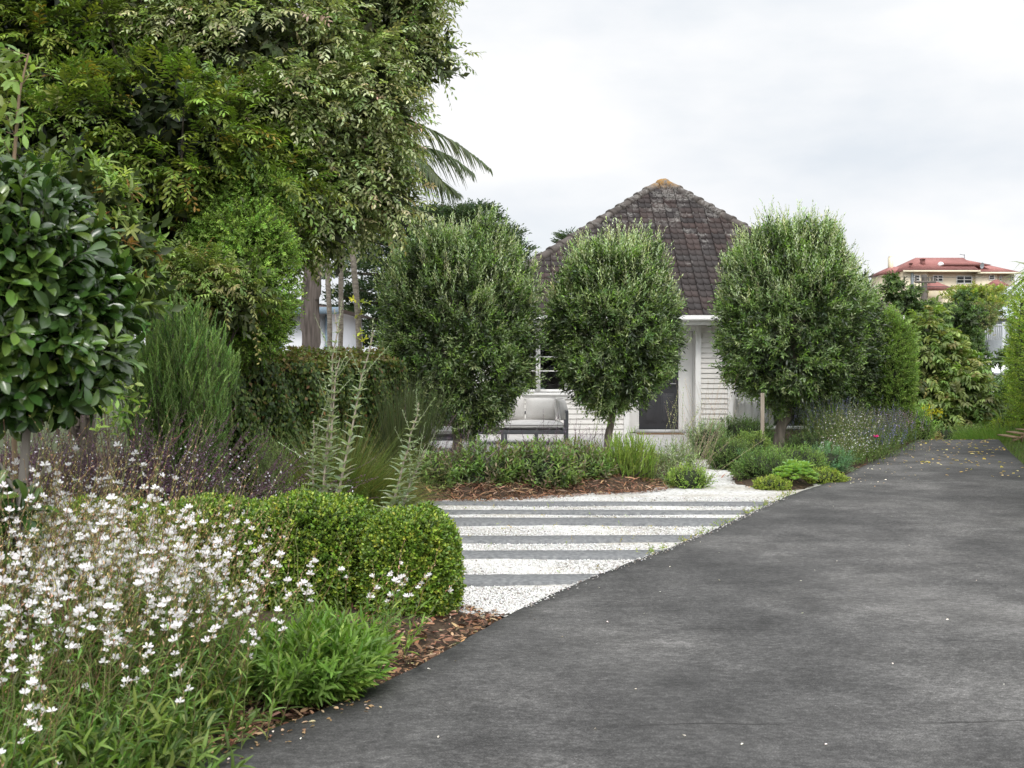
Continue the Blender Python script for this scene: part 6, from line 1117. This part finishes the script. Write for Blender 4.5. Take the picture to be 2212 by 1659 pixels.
M_PK = paint("fence_grey", (.5, .51, .53), .6); b.build("pickets", M_PK, t); b = MB(); b.box(x0, x1, D - .03, D - .002, zb - .1, zb - .02); b.build("rail", M_PK, t); b = MB(); b.box((x0 + x1) / 2 - .3, (x0 + x1) / 2 - .15, D - .08, D - .032, gz(25, D) - 1, zb + .1); b.build("post", M_PK, t)

# ------------------------------------------------------------------ litter on the driveway
rng = np.random.default_rng(99)
def litter(n, xs, ys_, ln, cols, name, label):
    b = MB(); az = U(0, 6.28, n); A = np.stack([np.cos(az), np.sin(az), U(-.1, .25, n)], -1); z = drive_z(xs, ys_) + .006
    leaves(b, np.stack([xs, ys_, z], -1), A, UP + rng.normal(0, .25, (n, 3)), ln, ln * .55, cols, T_OV); b.build(name, M_LEAF, kind="stuff", label=label, category="litter")
n = 150; yy = U(15, 23, n); xx = np.interp(yy, REDGE[:, 1], REDGE[:, 0]) - np.abs(rng.normal(0, .9, n)) - .05; litter(n, xx, yy, U(.04, .08, n), pal([(.5, .36, .08), (.55, .45, .2), (.3, .2, .1)], n, .15), "fallen_leaves", "yellow fallen leaves along the far right of the driveway")
n = 130; yy = U(14, 22.5, n); xx = drive_left(yy) + np.abs(rng.normal(0, .45, n)) + .05; litter(n, xx, yy, U(.015, .035, n), pal([(.7, .66, .6), (.6, .45, .4), (.25, .16, .1)], n, .15), "fallen_petals", "pale petals scattered along the flower bed edge of the driveway")
n = 60; yy = 4.5 + U(0, 1, n) ** 1.5 * 8; xx = drive_left(yy) + U(.03, 1, n) ** 1.6 * 3.2; litter(n, xx, yy, U(.008, .018, n), pal([(.7, .62, .6), (.75, .72, .7), (.05, .04, .03)], n, .1), "fallen_petals", "tiny pale petals and grit dotted over the near driveway")
n = 55; yy = U(4.4, 5.3, n); xx = drive_left(yy) + np.abs(rng.normal(0, .12, n)); litter(n, xx, yy, U(.008, .03, n), pal([(.35, .24, .14), (.25, .15, .09), (.45, .33, .22)], n, .15), "fallen_leaves", "brown leaf scraps on the driveway edge under the gaura")
b = MB(); n = 9000; yy = U(4, 25, n); xx = np.interp(yy, REDGE[:, 1], REDGE[:, 0]) + U(.02, .75, n); blades(b, np.stack([xx, yy, ground_z(xx, yy)], -1), nrm(rng.normal(0, .35, (n, 3)) + UP), U(.06, .16, n), .006, U(.1, .5, n), pal([(.07, .13, .03), (.1, .16, .04), (.13, .15, .05)], n, .2), 4)
b.build("grass", M_LEAF, kind="stuff", label="short grass verge between the driveway and the tall hedge", category="grass")
# moss and weeds along the gravel edge
b = MB(); n = 130; yy = U(9.2, 13.4, n); xx = drive_left(yy) - np.abs(rng.normal(.02, .05, n)); twigs(b, np.stack([xx, yy, 0 * xx + .02], -1), nrm(rng.normal(0, .8, (n, 3)) + UP), .05, 6, .025, .012, T_DIA, [(.14, .19, .05), (.22, .22, .07), (.1, .14, .04)], .9)
n = 60; yy = U(8.2, 13, n); xx = U(-.6, 1, n) * 1.5 + .3; ok = xx < drive_left(yy) - .1; xx, yy = xx[ok], yy[ok]; n = len(xx); twigs(b, np.stack([xx, yy, 0 * xx + .02], -1), nrm(rng.normal(0, .8, (n, 3)) + UP * .6), .05, 5, .022, .012, T_DIA, [(.17, .22, .06), (.25, .22, .08)], .9)
b.build("weeds", M_LEAF, kind="stuff", label="tiny weeds and moss between the gravel and the asphalt", category="weeds")
